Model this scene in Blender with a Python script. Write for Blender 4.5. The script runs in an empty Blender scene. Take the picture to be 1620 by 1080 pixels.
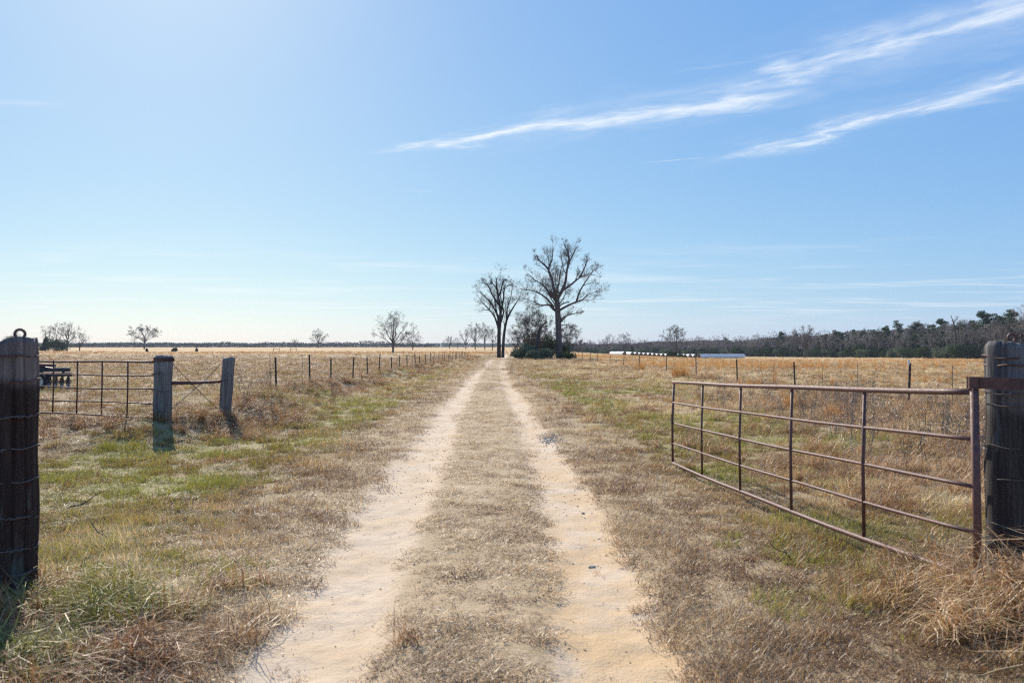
import bpy, math, random
import numpy as np
from mathutils import Vector, Matrix

R = math.radians
rng = np.random.default_rng(7)
random.seed(7)
scene = bpy.context.scene
COL = scene.collection

# ------------------------------------------------------------------ camera, sky, sun, exposure
F = 1260.0                      # focal length in photo pixels (28 mm on 36 mm)
CX, HY, EYE = 810.0, 557.0, 1.6
cam_d = bpy.data.cameras.new('camera')
cam = bpy.data.objects.new('camera', cam_d)
COL.objects.link(cam)
cam.location = (0, 0, EYE)
cam.rotation_euler = (R(90) + math.atan(17 / F), 0, 0)
cam_d.sensor_width = 36
cam_d.lens = 28
cam_d.clip_start = 0.05
cam_d.clip_end = 9000
cam_d.dof.use_dof = True
cam_d.dof.focus_distance = 22
cam_d.dof.aperture_fstop = 3.6
scene.camera = cam

SUN_AZ, SUN_EL = R(-24), R(34)

world = bpy.data.worlds.new('World')
scene.world = world
world.use_nodes = True


class NT:
    """short-hand for building shader node trees"""
    def __init__(s, tree):
        s.t = tree
        s.n = tree.nodes
        s.l = tree.links

    def put(s, sock, v):
        if isinstance(v, bpy.types.NodeSocket):
            s.l.new(v, sock)
        elif v is not None:
            if sock.type == 'RGBA' and len(v) == 3:
                v = (*v, 1)
            sock.default_value = v

    def node(s, typ, out=0, inputs=None, **props):
        n = s.n.new(typ)
        for k, v in props.items():
            setattr(n, k, v)
        for k, v in (inputs or {}).items():
            s.put(n.inputs[k], v)
        return n.outputs[out]

    def m(s, op, a, b=None, c=None, clamp=False):
        n = s.n.new('ShaderNodeMath')
        n.operation = op
        n.use_clamp = clamp
        for i, v in enumerate((a, b, c)):
            if v is not None:
                s.put(n.inputs[i], v)
        return n.outputs[0]

    def vm(s, op, a, b=None, out=0):
        n = s.n.new('ShaderNodeVectorMath')
        n.operation = op
        for i, v in enumerate((a, b)):
            if v is not None:
                s.put(n.inputs[i], v)
        return n.outputs[1 if op in ('DOT_PRODUCT', 'LENGTH') else 0]

    def ss(s, x, lo, hi, o0=0.0, o1=1.0):
        return s.node('ShaderNodeMapRange', inputs={0: x, 1: lo, 2: hi, 3: o0, 4: o1}, interpolation_type='SMOOTHSTEP')

    def noise(s, vec, scale, detail=3, rough=.55, dist=0.0, out=0):
        return s.node('ShaderNodeTexNoise', out, {'Vector': vec, 'Scale': scale, 'Detail': detail, 'Roughness': rough, 'Distortion': dist})

    def mix(s, f, a, b):
        n = s.n.new('ShaderNodeMix')
        n.data_type = 'RGBA'
        s.put(n.inputs[0], f)
        s.put(n.inputs[6], a)
        s.put(n.inputs[7], b)
        return n.outputs[2]

    def scale(s, v, k):
        return s.vm('MULTIPLY', v, k)

    def attr(s, name, inst=False):
        n = s.n.new('ShaderNodeAttribute')
        n.attribute_name = name
        if inst:
            n.attribute_type = 'INSTANCER'
        return n.outputs['Fac']


def build_world():
    nt = NT(world.node_tree)
    nt.n.clear()
    sky = nt.n.new('ShaderNodeTexSky')
    sky.sky_type = 'NISHITA'
    sky.sun_disc = False
    sky.sun_elevation = SUN_EL
    sky.sun_rotation = SUN_AZ
    sky.altitude = 100
    sky.air_density = 1.0
    sky.dust_density = 0.5
    sky.ozone_density = 2.2
    d = nt.node('ShaderNodeTexCoord', 0)                       # Generated = direction for the world
    sep = nt.n.new('ShaderNodeSeparateXYZ')
    nt.l.new(d, sep.inputs[0])
    x, y, z = sep.outputs
    zc = nt.m('MAXIMUM', z, 0.02)
    px, py = nt.m('DIVIDE', x, zc), nt.m('DIVIDE', y, zc)      # position on a cloud sheet one unit up
    p = nt.node('ShaderNodeCombineXYZ', 0, {0: px, 1: py, 2: 0.0})
    n1 = nt.noise(p, 2.2, 5, .6)
    n2 = nt.noise(p, 7.0, 5, .65)

    def streak(a, b, w, amp, warp, grain):
        ax, ay = a
        dx, dy = b[0] - a[0], b[1] - a[1]
        L = math.hypot(dx, dy)
        dx, dy = dx / L, dy / L
        rel = nt.vm('SUBTRACT', p, (ax, ay, 0))
        t = nt.vm('DOT_PRODUCT', rel, (dx, dy, 0))
        s = nt.vm('DOT_PRODUCT', rel, (-dy, dx, 0))
        along = nt.node('ShaderNodeCombineXYZ', 0, {0: nt.m('MULTIPLY', t, 2.2), 1: nt.m('MULTIPLY', s, 4.2), 2: ax})
        g = nt.noise(along, grain, 6, .62, .6)
        g2 = nt.noise(along, grain * .45, 4, .6, .3)
        s = nt.m('ADD', s, nt.m('MULTIPLY', nt.m('SUBTRACT', n1, .5), warp))
        s = nt.m('ADD', s, nt.m('MULTIPLY', nt.m('SUBTRACT', g2, .5), w * 1.9))
        tn = nt.m('DIVIDE', t, L)
        ww = nt.m('MULTIPLY', nt.ss(tn, -0.1, 0.85, .35, 1.0), w)
        core = nt.m('SUBTRACT', 1.0, nt.m('DIVIDE', nt.m('ABSOLUTE', s), ww), clamp=True)
        core = nt.m('POWER', core, 1.5)
        ends = nt.m('MULTIPLY', nt.ss(tn, -.05, .25), nt.ss(tn, 1.12, .86))
        gr = nt.ss(nt.m('ADD', g, nt.m('MULTIPLY', core, .22)), .12, 1.05)
        return nt.m('MULTIPLY', nt.m('MULTIPLY', core, ends), nt.m('MULTIPLY', gr, amp))

    parts = [streak((-.72, 4.0), (1.06, 3.06), .27, 1.45, .16, 2.2),
             streak((.74, 3.18), (2.0, 1.75), .38, 1.05, .24, 2.0),
             streak((1.05, 4.22), (2.25, 2.3), .30, 1.15, .18, 2.2),
             streak((-.3, 3.95), (2.2, 1.9), .62, .26, .5, 1.2),
             streak((.9, 4.4), (2.5, 2.2), .5, .2, .4, 1.2),
             streak((.65, 4.22), (.98, 4.08), .03, .5, .03, 2.5),
             streak((.55, 2.85), (1.2, 2.5), .07, .22, .1, 2.0),
             streak((-2.6, 3.1), (-1.85, 3.2), .08, .35, .06, 2.0),
             streak((-.7, 4.9), (-.5, 4.95), .05, .3, .05, 2.0)]
    # thin veils low over the fields, all round the sky
    veil = nt.noise(nt.vm('MULTIPLY', p, (.22, .5, 1)), 1.5, 6, .62, .5)
    low = nt.m('MULTIPLY', nt.ss(z, .02, .05), nt.ss(z, .16, .07))
    parts.append(nt.m('MULTIPLY', nt.ss(veil, .47, .72), nt.m('MULTIPLY', low, .6)))
    tot = parts[0]
    for q in parts[1:]:
        tot = nt.m('MAXIMUM', tot, q)
    tot = nt.m('MULTIPLY', tot, .72, clamp=True)
    # the camera's cool daylight balance and the pale winter veil over the whole sky
    air = nt.vm('ADD', nt.vm('MULTIPLY', sky.outputs[0], (.84, .80, .36)), (1.0, 3.15, 9.2))
    cloud = nt.mix(tot, air, (13.2, 13.9, 14.6))
    bg = nt.n.new('ShaderNodeBackground')
    nt.l.new(cloud, bg.inputs[0])
    bg.inputs[1].default_value = 0.05
    out = nt.n.new('ShaderNodeOutputWorld')
    nt.l.new(bg.outputs[0], out.inputs[0])


build_world()
sun_d = bpy.data.lights.new('sun', 'SUN')
sun = bpy.data.objects.new('sun', sun_d)
COL.objects.link(sun)
sun_d.energy = 5.0
sun_d.angle = R(0.53)
sun_d.color = (1.0, .92, .79)
sunpos = Vector((math.sin(SUN_AZ) * math.cos(SUN_EL), math.cos(SUN_AZ) * math.cos(SUN_EL), math.sin(SUN_EL)))
sun.rotation_euler = sunpos.to_track_quat('Z', 'Y').to_euler()

vs = scene.view_settings
vs.view_transform = 'Standard'
vs.look = 'None'
vs.exposure = 0.56
vs.gamma = 1
vs.use_curve_mapping = False
scene.render.engine = 'CYCLES'
cy = scene.cycles
cy.max_bounces = 3
cy.diffuse_bounces = 2
cy.glossy_bounces = 2
cy.transmission_bounces = 3
cy.transparent_max_bounces = 4
cy.volume_bounces = 0
cy.caustics_reflective = False
cy.caustics_refractive = False
cy.use_denoising = False
cy.pixel_filter_type = 'BLACKMAN_HARRIS'
cy.filter_width = 1.25
cy.use_adaptive_sampling = True
cy.adaptive_threshold = 0.02
cy.adaptive_min_samples = 64


# ------------------------------------------------------------------ small helpers
def sstep(x, a, b):
    t = np.clip((np.asarray(x, float) - a) / (b - a), 0, 1)
    return t * t * (3 - 2 * t)


def vnoise(x, y, s=1.0, seed=0):
    """value noise 0..1, vectorised"""
    x = np.asarray(x, float) * s + seed * 17.31
    y = np.asarray(y, float) * s - seed * 9.17
    xi, yi = np.floor(x), np.floor(y)
    fx, fy = x - xi, y - yi
    fx, fy = fx * fx * (3 - 2 * fx), fy * fy * (3 - 2 * fy)

    def h(a, b):
        v = np.sin(a * 127.1 + b * 311.7 + seed * 74.7) * 43758.5453
        return v - np.floor(v)
    a = h(xi, yi) * (1 - fx) + h(xi + 1, yi) * fx
    b = h(xi, yi + 1) * (1 - fx) + h(xi + 1, yi + 1) * fx
    return a * (1 - fy) + b * fy


def fbm(x, y, s=1.0, seed=0, o=3):
    v, a, t = 0, 1, 0
    for i in range(o):
        v = v + a * vnoise(x, y, s * 2 ** i, seed + i * 5)
        t += a
        a *= .5
    return v / t


LY = [-20, 3.85, 9.9, 21.7, 46.9, 80, 112, 130, 146, 175, 250, 400, 900]
LX = [.15, -.23, -.355, -.69, -1.39, -1.95, -2.3, -1.8, -.75, -.5, -1.2, -3, -12]


def lane(y):
    return sum(np.interp(np.asarray(y, float) + d, LY, LX) for d in (-3, -1.5, 0, 1.5, 3)) / 5


def half(y):
    return np.interp(y, [0, 4, 6, 10, 22, 60, 150], [.78, .8, .87, .93, .98, .95, .85])


FLX = lambda y: np.interp(y, [-10, 5, 13, 15, 17, 26.7, 140], [-9, -8.2, -6.7, -6.54, -6.1, -7.9, -7.6])
FRX = lambda y: np.interp(y, [-10, 140], [11, 11])


def terr(x, y):
    x, y = np.asarray(x, float), np.asarray(y, float)
    yc = np.minimum(y, 950)
    base = .009 * ((yc - 110) + np.sqrt((yc - 110) ** 2 + 2500)) / 2 - .05
    right = -.6 * sstep(y, 60, 220)
    w = sstep(x, 12, 60)
    z = base * (1 - w) + right * w
    near = 1 - sstep(y, 110, 160)
    u = x - lane(y)
    # crest and dip of the lane by the twin trees
    z = z + .22 * np.exp(-((y - 122) / 13) ** 2) * np.exp(-(u / 12) ** 2)
    # left bank under the fence, field a little higher than the lane
    fl = FLX(y)
    z = z + near * .12 * sstep(-x, -fl - .3, -fl + 1.5)
    z = z + near * sstep(y, 12.2, 14.6) * .28 * np.exp(-((x - fl) / .8) ** 2)
    z = z - near * .07 * np.exp(-((x - fl - 2.2) / .9) ** 2) * sstep(y, 8, 14)
    z = z + near * .1 * np.exp(-((y - 15.6 + (x + 9) * .4) / .8) ** 2) * sstep(-x, 6.2, 7.2) * (1 - sstep(-x, 13, 16))
    z = z - .06 * np.exp(-((y - 12.6 + (x + 9) * .25) / 1.0) ** 2) * sstep(-x, 3.0, 6.0)
    z = z + near * .22 * np.exp(-((x - fl - .5) / .9) ** 2) * sstep(y, 13, 16) * (sstep(fbm(x, y, .9, 61, 2), .4, .68) - .3)
    # right: fence base and mound round the hinge post
    z = z + near * .13 * sstep(x, 2.6, 9.5) * (1 - sstep(x, 14, 30))
    z = z + .20 * np.exp(-((x - 3.3) / .8) ** 2 - ((y - 4.6) / 1.8) ** 2)
    z = z + .15 * np.exp(-((x + 2.9) / .8) ** 2 - ((y - 4.5) / 1.2) ** 2)
    # micro relief off the lane, wheel ruts on it
    off = sstep(np.abs(u), 1.2, 2.2)
    z = z + near * off * (.10 * (fbm(x, y, .45, 3) - .5) + .05 * (fbm(x, y, 2.1, 4) - .5))
    z = z + near * (1 - off) * .025 * (fbm(x, y, 1.6, 6) - .5)
    rut = np.exp(-((np.abs(u) - half(y)) / .36) ** 4)
    z = z - near * .045 * rut
    return z


def T(x, y):
    return float(terr(x, y))


def gx(px, Y):
    return (px - CX) / F * Y


def gz(py, Y):
    return EYE + (HY - py) / F * Y


class MB:
    """mesh builder: collects vertices and faces"""
    def __init__(s):
        s.v, s.f = [], []

    def add(s, v, f):
        o = len(s.v)
        s.v.extend([tuple(map(float, q)) for q in v])
        s.f.extend([tuple(i + o for i in q) for q in f])

    def tube(s, pts, rad, sides=6, closed=False, caps=True):
        pts = [Vector(p) for p in pts]
        n = len(pts)
        if not hasattr(rad, '__len__'):
            rad = [rad] * n
        o = len(s.v)
        t0 = (pts[1] - pts[0]).normalized()
        ref = Vector((0, 0, 1)) if abs(t0.z) < .9 else Vector((1, 0, 0))
        nrm = t0.cross(ref).normalized()
        for i in range(n):
            if closed:
                t = (pts[(i + 1) % n] - pts[i - 1]).normalized()
            else:
                t = (pts[min(i + 1, n - 1)] - pts[max(i - 1, 0)]).normalized()
            nrm = nrm - t * nrm.dot(t)
            if nrm.length < 1e-6:
                nrm = t.orthogonal()
            nrm.normalize()
            b = t.cross(nrm)
            for k in range(sides):
                a = 2 * math.pi * k / sides
                q = pts[i] + (nrm * math.cos(a) + b * math.sin(a)) * rad[i]
                s.v.append((q.x, q.y, q.z))
        m = n if closed else n - 1
        for i in range(m):
            j = (i + 1) % n
            for k in range(sides):
                k2 = (k + 1) % sides
                s.f.append((o + i * sides + k, o + i * sides + k2, o + j * sides + k2, o + j * sides + k))
        if caps and not closed:
            s.f.append(tuple(o + k for k in reversed(range(sides))))
            s.f.append(tuple(o + (n - 1) * sides + k for k in range(sides)))

    def box(s, c, size, rot=None, bev=0.0):
        hx, hy, hz = [q / 2 for q in size]
        v = [(-hx, -hy, -hz), (hx, -hy, -hz), (hx, hy, -hz), (-hx, hy, -hz), (-hx, -hy, hz), (hx, -hy, hz), (hx, hy, hz), (-hx, hy, hz)]
        M = rot if rot is not None else Matrix.Identity(3)
        v = [M @ Vector(q) + Vector(c) for q in v]
        s.add(v, [(0, 3, 2, 1), (4, 5, 6, 7), (0, 1, 5, 4), (1, 2, 6, 5), (2, 3, 7, 6), (3, 0, 4, 7)])

    def bar(s, a, b, w, h):
        """rectangular bar from a to b"""
        a, b = Vector(a), Vector(b)
        d = (b - a)
        L = d.length
        d.normalize()
        up = Vector((0, 0, 1)) if abs(d.z) < .9 else Vector((0, 1, 0))
        sx = d.cross(up).normalized()
        u = sx.cross(d)
        s.box((a + b) / 2, (w, L, h), Matrix((sx, d, u)).transposed())

    def build(s, name, material, parent=None, smooth=False, loc=None):
        me = bpy.data.meshes.new(name)
        me.from_pydata(s.v, [], s.f)
        me.materials.append(material)
        if smooth:
            me.polygons.foreach_set('use_smooth', [True] * len(me.polygons))
        me.update()
        o = bpy.data.objects.new(name, me)
        COL.objects.link(o)
        if parent is not None:
            o.parent = parent
        if loc is not None:
            o.location = loc
        return o


def np_mesh(name, v, f, material, parent=None, smooth=False, attrs=None, loc=None, link=True):
    """mesh from numpy arrays; f is an (n,3) or (n,4) index array or a list of those"""
    fs = f if isinstance(f, list) else [f]
    fs = [q for q in fs if len(q)]
    me = bpy.data.meshes.new(name)
    me.vertices.add(len(v))
    me.vertices.foreach_set('co', np.asarray(v, np.float32).ravel())
    idx = np.concatenate([q.ravel() for q in fs]).astype(np.int32)
    cnt = np.concatenate([np.full(len(q), q.shape[1]) for q in fs]).astype(np.int32)
    me.loops.add(len(idx))
    me.loops.foreach_set('vertex_index', idx)
    me.polygons.add(len(cnt))
    me.polygons.foreach_set('loop_start', np.concatenate([[0], np.cumsum(cnt)[:-1]]).astype(np.int32))
    if smooth:
        me.polygons.foreach_set('use_smooth', np.ones(len(cnt), bool))
    for k, a in (attrs or {}).items():
        at = me.attributes.new(k, 'FLOAT', 'POINT')
        at.data.foreach_set('value', np.asarray(a, np.float32))
    me.materials.append(material)
    me.update(calc_edges=True)
    me.validate()
    o = bpy.data.objects.new(name, me)
    if link:
        COL.objects.link(o)
    if parent is not None:
        o.parent = parent
    if loc is not None:
        o.location = loc
    return o


def tag(o, label=None, cat=None, group=None, kind=None):
    if label:
        o['label'] = label
    if cat:
        o['category'] = cat
    if group:
        o['group'] = group
    if kind:
        o['kind'] = kind
    return o


def thing(name, label, cat, loc=(0, 0, 0), group=None, rz=0):
    o = bpy.data.objects.new(name, None)
    COL.objects.link(o)
    o.location = loc
    o.rotation_euler = (0, 0, rz)
    o.empty_display_size = .2
    return tag(o, label, cat, group)


def dup(root, label, loc, rz=0, s=1.0, group=None):
    r = root.copy()
    COL.objects.link(r)
    r.location = loc
    r.rotation_euler = (0, 0, rz)
    r.scale = (s, s, s) if not hasattr(s, '__len__') else s
    tag(r, label, None, group)
    for ch in list(root.children):
        c = ch.copy()
        COL.objects.link(c)
        c.parent = r
        for g in list(ch.children):
            e = g.copy()
            COL.objects.link(e)
            e.parent = c
    return r


# ------------------------------------------------------------------ materials
def new_mat(name):
    m = bpy.data.materials.new(name)
    m.use_nodes = True
    m.node_tree.nodes.clear()
    nt = NT(m.node_tree)
    out = nt.n.new('ShaderNodeOutputMaterial')
    return m, nt, out


def pbr(nt, out, col, rough=.8, bump=None, bstr=.3, bdist=.01, metal=0.0, spec=.3):
    p = nt.n.new('ShaderNodeBsdfPrincipled')
    nt.put(p.inputs['Base Color'], col)
    nt.put(p.inputs['Roughness'], rough)
    nt.put(p.inputs['Metallic'], metal)
    nt.put(p.inputs['Specular IOR Level'], spec)
    if bump is not None:
        b = nt.n.new('ShaderNodeBump')
        b.inputs['Strength'].default_value = bstr
        b.inputs['Distance'].default_value = bdist
        nt.put(b.inputs['Height'], bump)
        nt.l.new(b.outputs[0], p.inputs['Normal'])
    nt.l.new(p.outputs[0], out.inputs[0])
    return p


def mat_ground():
    m, nt, out = new_mat('ground_soil')
    pos = nt.node('ShaderNodeNewGeometry', 0)
    n_f = nt.noise(pos, 9, 5, .65)
    n_m = nt.noise(pos, 1.3, 4, .6)
    n_g = nt.noise(pos, 60, 3, .7)
    n_gg = nt.noise(nt.vm('MULTIPLY', pos, (.05, .2, .2)), 1.0, 5, .6)
    # sandy wheel tracks: a soft edge value broken up by noise
    sand = nt.attr('sand')
    thr = nt.m('ADD', sand, nt.m('ADD', nt.m('MULTIPLY', nt.m('SUBTRACT', n_f, .5), .9), nt.m('MULTIPLY', nt.m('SUBTRACT', n_m, .5), .7)))
    sm = nt.ss(thr, .22, .72)
    sc = nt.mix(nt.ss(n_m, .35, .7), (.57, .455, .335), (.52, .395, .265))
    sc = nt.mix(nt.m('MULTIPLY', nt.attr('ochre'), nt.ss(n_m, .3, .65)), sc, (.53, .365, .20))
    sc = nt.mix(nt.m('MULTIPLY', nt.ss(n_f, .5, .75), .5), sc, (.42, .31, .20))
    # soil and thatch between the blades
    g = nt.mix(n_f, (.27, .19, .11), (.46, .345, .205))
    g = nt.mix(nt.m('MULTIPLY', nt.ss(n_g, .45, .7), .5), g, (.52, .42, .29))
    chip = nt.noise(nt.vm('MULTIPLY', pos, (1, .8, 1)), 150, 2, .8)
    g = nt.mix(nt.m('MULTIPLY', nt.ss(chip, .55, .7), .6), g, (.60, .475, .31))
    g = nt.mix(nt.m('MULTIPLY', nt.ss(chip, .44, .32), .75), g, (.13, .09, .055))
    green = nt.m('MULTIPLY', nt.attr('green'), nt.ss(n_m, .25, .7))
    g = nt.mix(nt.m('MULTIPLY', green, .75), g, (.17, .175, .055))
    g = nt.mix(nt.attr('tan'), g, nt.mix(nt.ss(n_gg, .3, .7), (.43, .28, .14), (.54, .385, .21)))
    g = nt.mix(nt.m('MULTIPLY', nt.attr('dun'), nt.ss(n_gg, .2, .6)), g, (.23, .165, .085))
    sc = nt.mix(nt.m('MULTIPLY', nt.ss(chip, .66, .74), .45), sc, (.36, .26, .17))
    col = nt.mix(sm, g, sc)
    h = nt.m('ADD', nt.m('MULTIPLY', n_g, .35), n_f)
    pbr(nt, out, col, .95, h, .5, .03, spec=.1)
    return m


def mat_grass(name, cols, green=(.24, .24, .07), trans=.35):
    """cols: three straw tones picked by the per-tuft hue; grn = per-tuft share of green"""
    m, nt, out = new_mat(name)
    hue, grn = nt.attr('hue', True), nt.attr('grn', True)
    rnd = nt.node('ShaderNodeNewGeometry', 'Random Per Island')
    h = nt.m('ADD', hue, nt.m('MULTIPLY', nt.m('SUBTRACT', rnd, .5), .85), clamp=True)
    ramp = nt.n.new('ShaderNodeValToRGB')
    nt.l.new(h, ramp.inputs[0])
    e = ramp.color_ramp.elements
    e[0].color = (*cols[0], 1)
    e[1].color = (*cols[2], 1)
    k = e.new(.5)
    k.color = (*cols[1], 1)
    gm = nt.ss(nt.m('ADD', grn, nt.m('MULTIPLY', nt.m('SUBTRACT', rnd, .5), .8)), .4, .62)
    g2 = nt.mix(rnd, green, (green[0] * 1.5, green[1] * 1.25, green[2] * 1.2))
    col = nt.mix(gm, ramp.outputs[0], g2)
    df = nt.node('ShaderNodeBsdfDiffuse', 0, {'Color': col})
    tr = nt.node('ShaderNodeBsdfTranslucent', 0, {'Color': col})
    gl = nt.node('ShaderNodeBsdfGlossy', 0, {'Color': (1, 1, 1), 'Roughness': .5})
    a = nt.node('ShaderNodeMixShader', 0, {0: trans, 1: df, 2: tr})
    b = nt.node('ShaderNodeMixShader', 0, {0: .05, 1: a, 2: gl})
    nt.l.new(b, out.inputs[0])
    return m


def mat_leaf(name, c1, c2, trans=.25):
    m, nt, out = new_mat(name)
    rnd = nt.node('ShaderNodeNewGeometry', 'Random Per Island')
    orn = nt.node('ShaderNodeObjectInfo', 'Random')
    col = nt.mix(nt.m('ADD', nt.m('MULTIPLY', rnd, .7), nt.m('MULTIPLY', orn, .3)), c1, c2)
    df = nt.node('ShaderNodeBsdfDiffuse', 0, {'Color': col})
    tr = nt.node('ShaderNodeBsdfTranslucent', 0, {'Color': col})
    a = nt.node('ShaderNodeMixShader', 0, {0: trans, 1: df, 2: tr})
    nt.l.new(a, out.inputs[0])
    return m


def mat_bark(name, c1, c2, scale=3):
    m, nt, out = new_mat(name)
    pos = nt.node('ShaderNodeTexCoord', 'Object')
    n = nt.noise(nt.vm('MULTIPLY', pos, (1, 1, .25)), scale, 5, .65)
    orn = nt.node('ShaderNodeObjectInfo', 'Random')
    col = nt.mix(nt.ss(nt.m('ADD', n, nt.m('MULTIPLY', nt.m('SUBTRACT', orn, .5), .3)), .3, .7), c1, c2)
    pbr(nt, out, col, .95, n, .4, .05, spec=.1)
    return m


def mat_wood(name, low, high, split, tone):
    """weathered post: vertical grain; `split` = height where a lighter cap begins"""
    m, nt, out = new_mat(name)
    pos = nt.node('ShaderNodeTexCoord', 'Object')
    grain = nt.noise(nt.vm('MULTIPLY', pos, (22, 22, 1.1)), 1.5, 6, .7, .4)
    fine = nt.noise(nt.vm('MULTIPLY', pos, (90, 90, 5)), 1.0, 4, .7)
    big = nt.noise(nt.vm('MULTIPLY', pos, (6, 6, 1.5)), 1.0, 4, .6)
    z = nt.node('ShaderNodeSeparateXYZ', 2, {0: pos})
    cap = nt.ss(nt.m('ADD', z, nt.m('MULTIPLY', nt.m('SUBTRACT', big, .5), .25)), split - .05, split + .05)
    c = nt.mix(cap, low, high)
    c = nt.mix(nt.ss(grain, .38, .7), nt.vm('MULTIPLY', c, (.45, .45, .48)), c)
    c = nt.mix(nt.m('MULTIPLY', nt.ss(fine, .5, .75), .5), c, nt.vm('MULTIPLY', c, (1.5, 1.5, 1.5)))
    c = nt.mix(nt.m('MULTIPLY', nt.ss(big, .56, .68), tone[3]), c, tone[:3])
    h = nt.m('ADD', grain, nt.m('MULTIPLY', fine, .4))
    pbr(nt, out, c, .88, h, .7, .012, spec=.2)
    return m


def mat_rust(name, c1, c2, rough=.62, scale=30):
    m, nt, out = new_mat(name)
    pos = nt.node('ShaderNodeTexCoord', 'Object')
    n = nt.noise(pos, scale, 5, .7)
    n2 = nt.noise(pos, 4, 4, .6)
    col = nt.mix(nt.ss(n, .35, .68), c1, c2)
    col = nt.mix(nt.m('MULTIPLY', nt.ss(n2, .55, .75), .5), col, tuple(q * .5 for q in c1))
    pbr(nt, out, col, nt.ss(n, .2, .8, rough - .12, rough + .15), n, .25, .003, metal=.0, spec=.5)
    return m


def mat_plain(name, col, rough=.6, metal=0.0, var=.25, scale=20, spec=.4):
    m, nt, out = new_mat(name)
    pos = nt.node('ShaderNodeTexCoord', 'Object')
    n = nt.noise(pos, scale, 4, .6)
    c = nt.mix(n, tuple(q * (1 - var) for q in col), tuple(min(1, q * (1 + var)) for q in col))
    pbr(nt, out, c, rough, n, .15, .01, metal, spec)
    return m


M = dict(
    ground=mat_ground(),
    mown=mat_grass('mown_straw', [(.22, .115, .05), (.52, .36, .19), (.82, .68, .45)]),
    verge=mat_grass('verge_blades', [(.25, .115, .04), (.56, .37, .15), (.88, .73, .45)], (.27, .285, .035)),
    long=mat_grass('long_dead_grass', [(.24, .10, .035), (.48, .27, .11), (.86, .67, .42)], (.20, .225, .03), .3),
    sedge=mat_grass('broomsedge_blades', [(.45, .20, .05), (.62, .31, .075), (.68, .41, .15)], trans=.3),
    weed=mat_grass('weed_stalks', [(.10, .075, .06), (.20, .15, .11), (.33, .26, .19)], trans=.1),
    bark=mat_bark('grey_bark', (.075, .065, .06), (.17, .15, .135)),
    bark_dark=mat_bark('dark_bark', (.05, .042, .04), (.12, .10, .09)),
    bark_pale=mat_bark('pale_grey_bark', (.15, .135, .12), (.30, .275, .25)),
    twig_pale=mat_bark('pale_twig_bark', (.17, .145, .13), (.29, .255, .23)),
    twig=mat_bark('twig_bark', (.075, .063, .058), (.15, .13, .115)),
    twig_red=mat_bark('reddish_twig_bark', (.10, .065, .055), (.16, .12, .10)),
    pine=mat_leaf('pine_needles', (.022, .048, .020), (.06, .10, .038)),
    cedar=mat_leaf('cedar_leaves', (.024, .046, .018), (.065, .095, .035)),
    privet=mat_leaf('privet_leaves', (.085, .115, .065), (.19, .215, .13)),
    twig_mass=mat_leaf('massed_twigs', (.032, .03, .022), (.095, .075, .055), .1),
    green_mass=mat_leaf('massed_evergreens', (.016, .03, .014), (.075, .075, .045), .1),
    brown_leaf=mat_leaf('withered_leaves', (.12, .075, .045), (.20, .12, .07)),
    post_l=mat_wood('dark_creosoted_wood', (.06, .038, .031), (.25, .20, .175), 1.27, (.20, .26, .22, .35)),
    post_r=mat_wood('grey_weathered_wood', (.07, .058, .052), (.17, .158, .15), 1.05, (.30, .30, .30, .25)),
    post_g=mat_wood('silver_weathered_wood', (.27, .25, .225), (.33, .31, .285), .9, (.09, .07, .06, .5)),
    rust=mat_rust('rusty_pipe', (.085, .038, .032), (.175, .078, .06)),
    rust_dark=mat_rust('dark_rusty_steel', (.07, .03, .025), (.14, .06, .045)),
    tpost=mat_rust('brown_steel_post', (.045, .032, .028), (.09, .062, .05), .7),
    wire=mat_plain('weathered_wire', (.13, .11, .10), .75, .2, spec=.2),
    white=mat_plain('white_paint', (.75, .75, .73), .5),
    black=mat_plain('black_paint', (.03, .034, .042), .42, 0, .3, 8),
    rubber=mat_plain('tyre_rubber', (.03, .03, .032), .8, 0, .3, 30),
    cream=mat_plain('cream_rim_paint', (.62, .57, .44), .5),
    steel=mat_plain('worn_disc_steel', (.12, .11, .11), .35, .8),
    wrap=mat_plain('white_bale_wrap', (.74, .76, .75), .45, 0, .08, 1.5),
    hay=mat_plain('weathered_hay', (.16, .115, .07), .95, 0, .5, 14, .1),
    crumb=mat_plain('dry_soil_crumbs', (.20, .14, .085), .95, 0, .4, 30, .1),
    stone=mat_plain('grey_stone', (.36, .32, .28), .85, 0, .3, 25),
)


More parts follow.
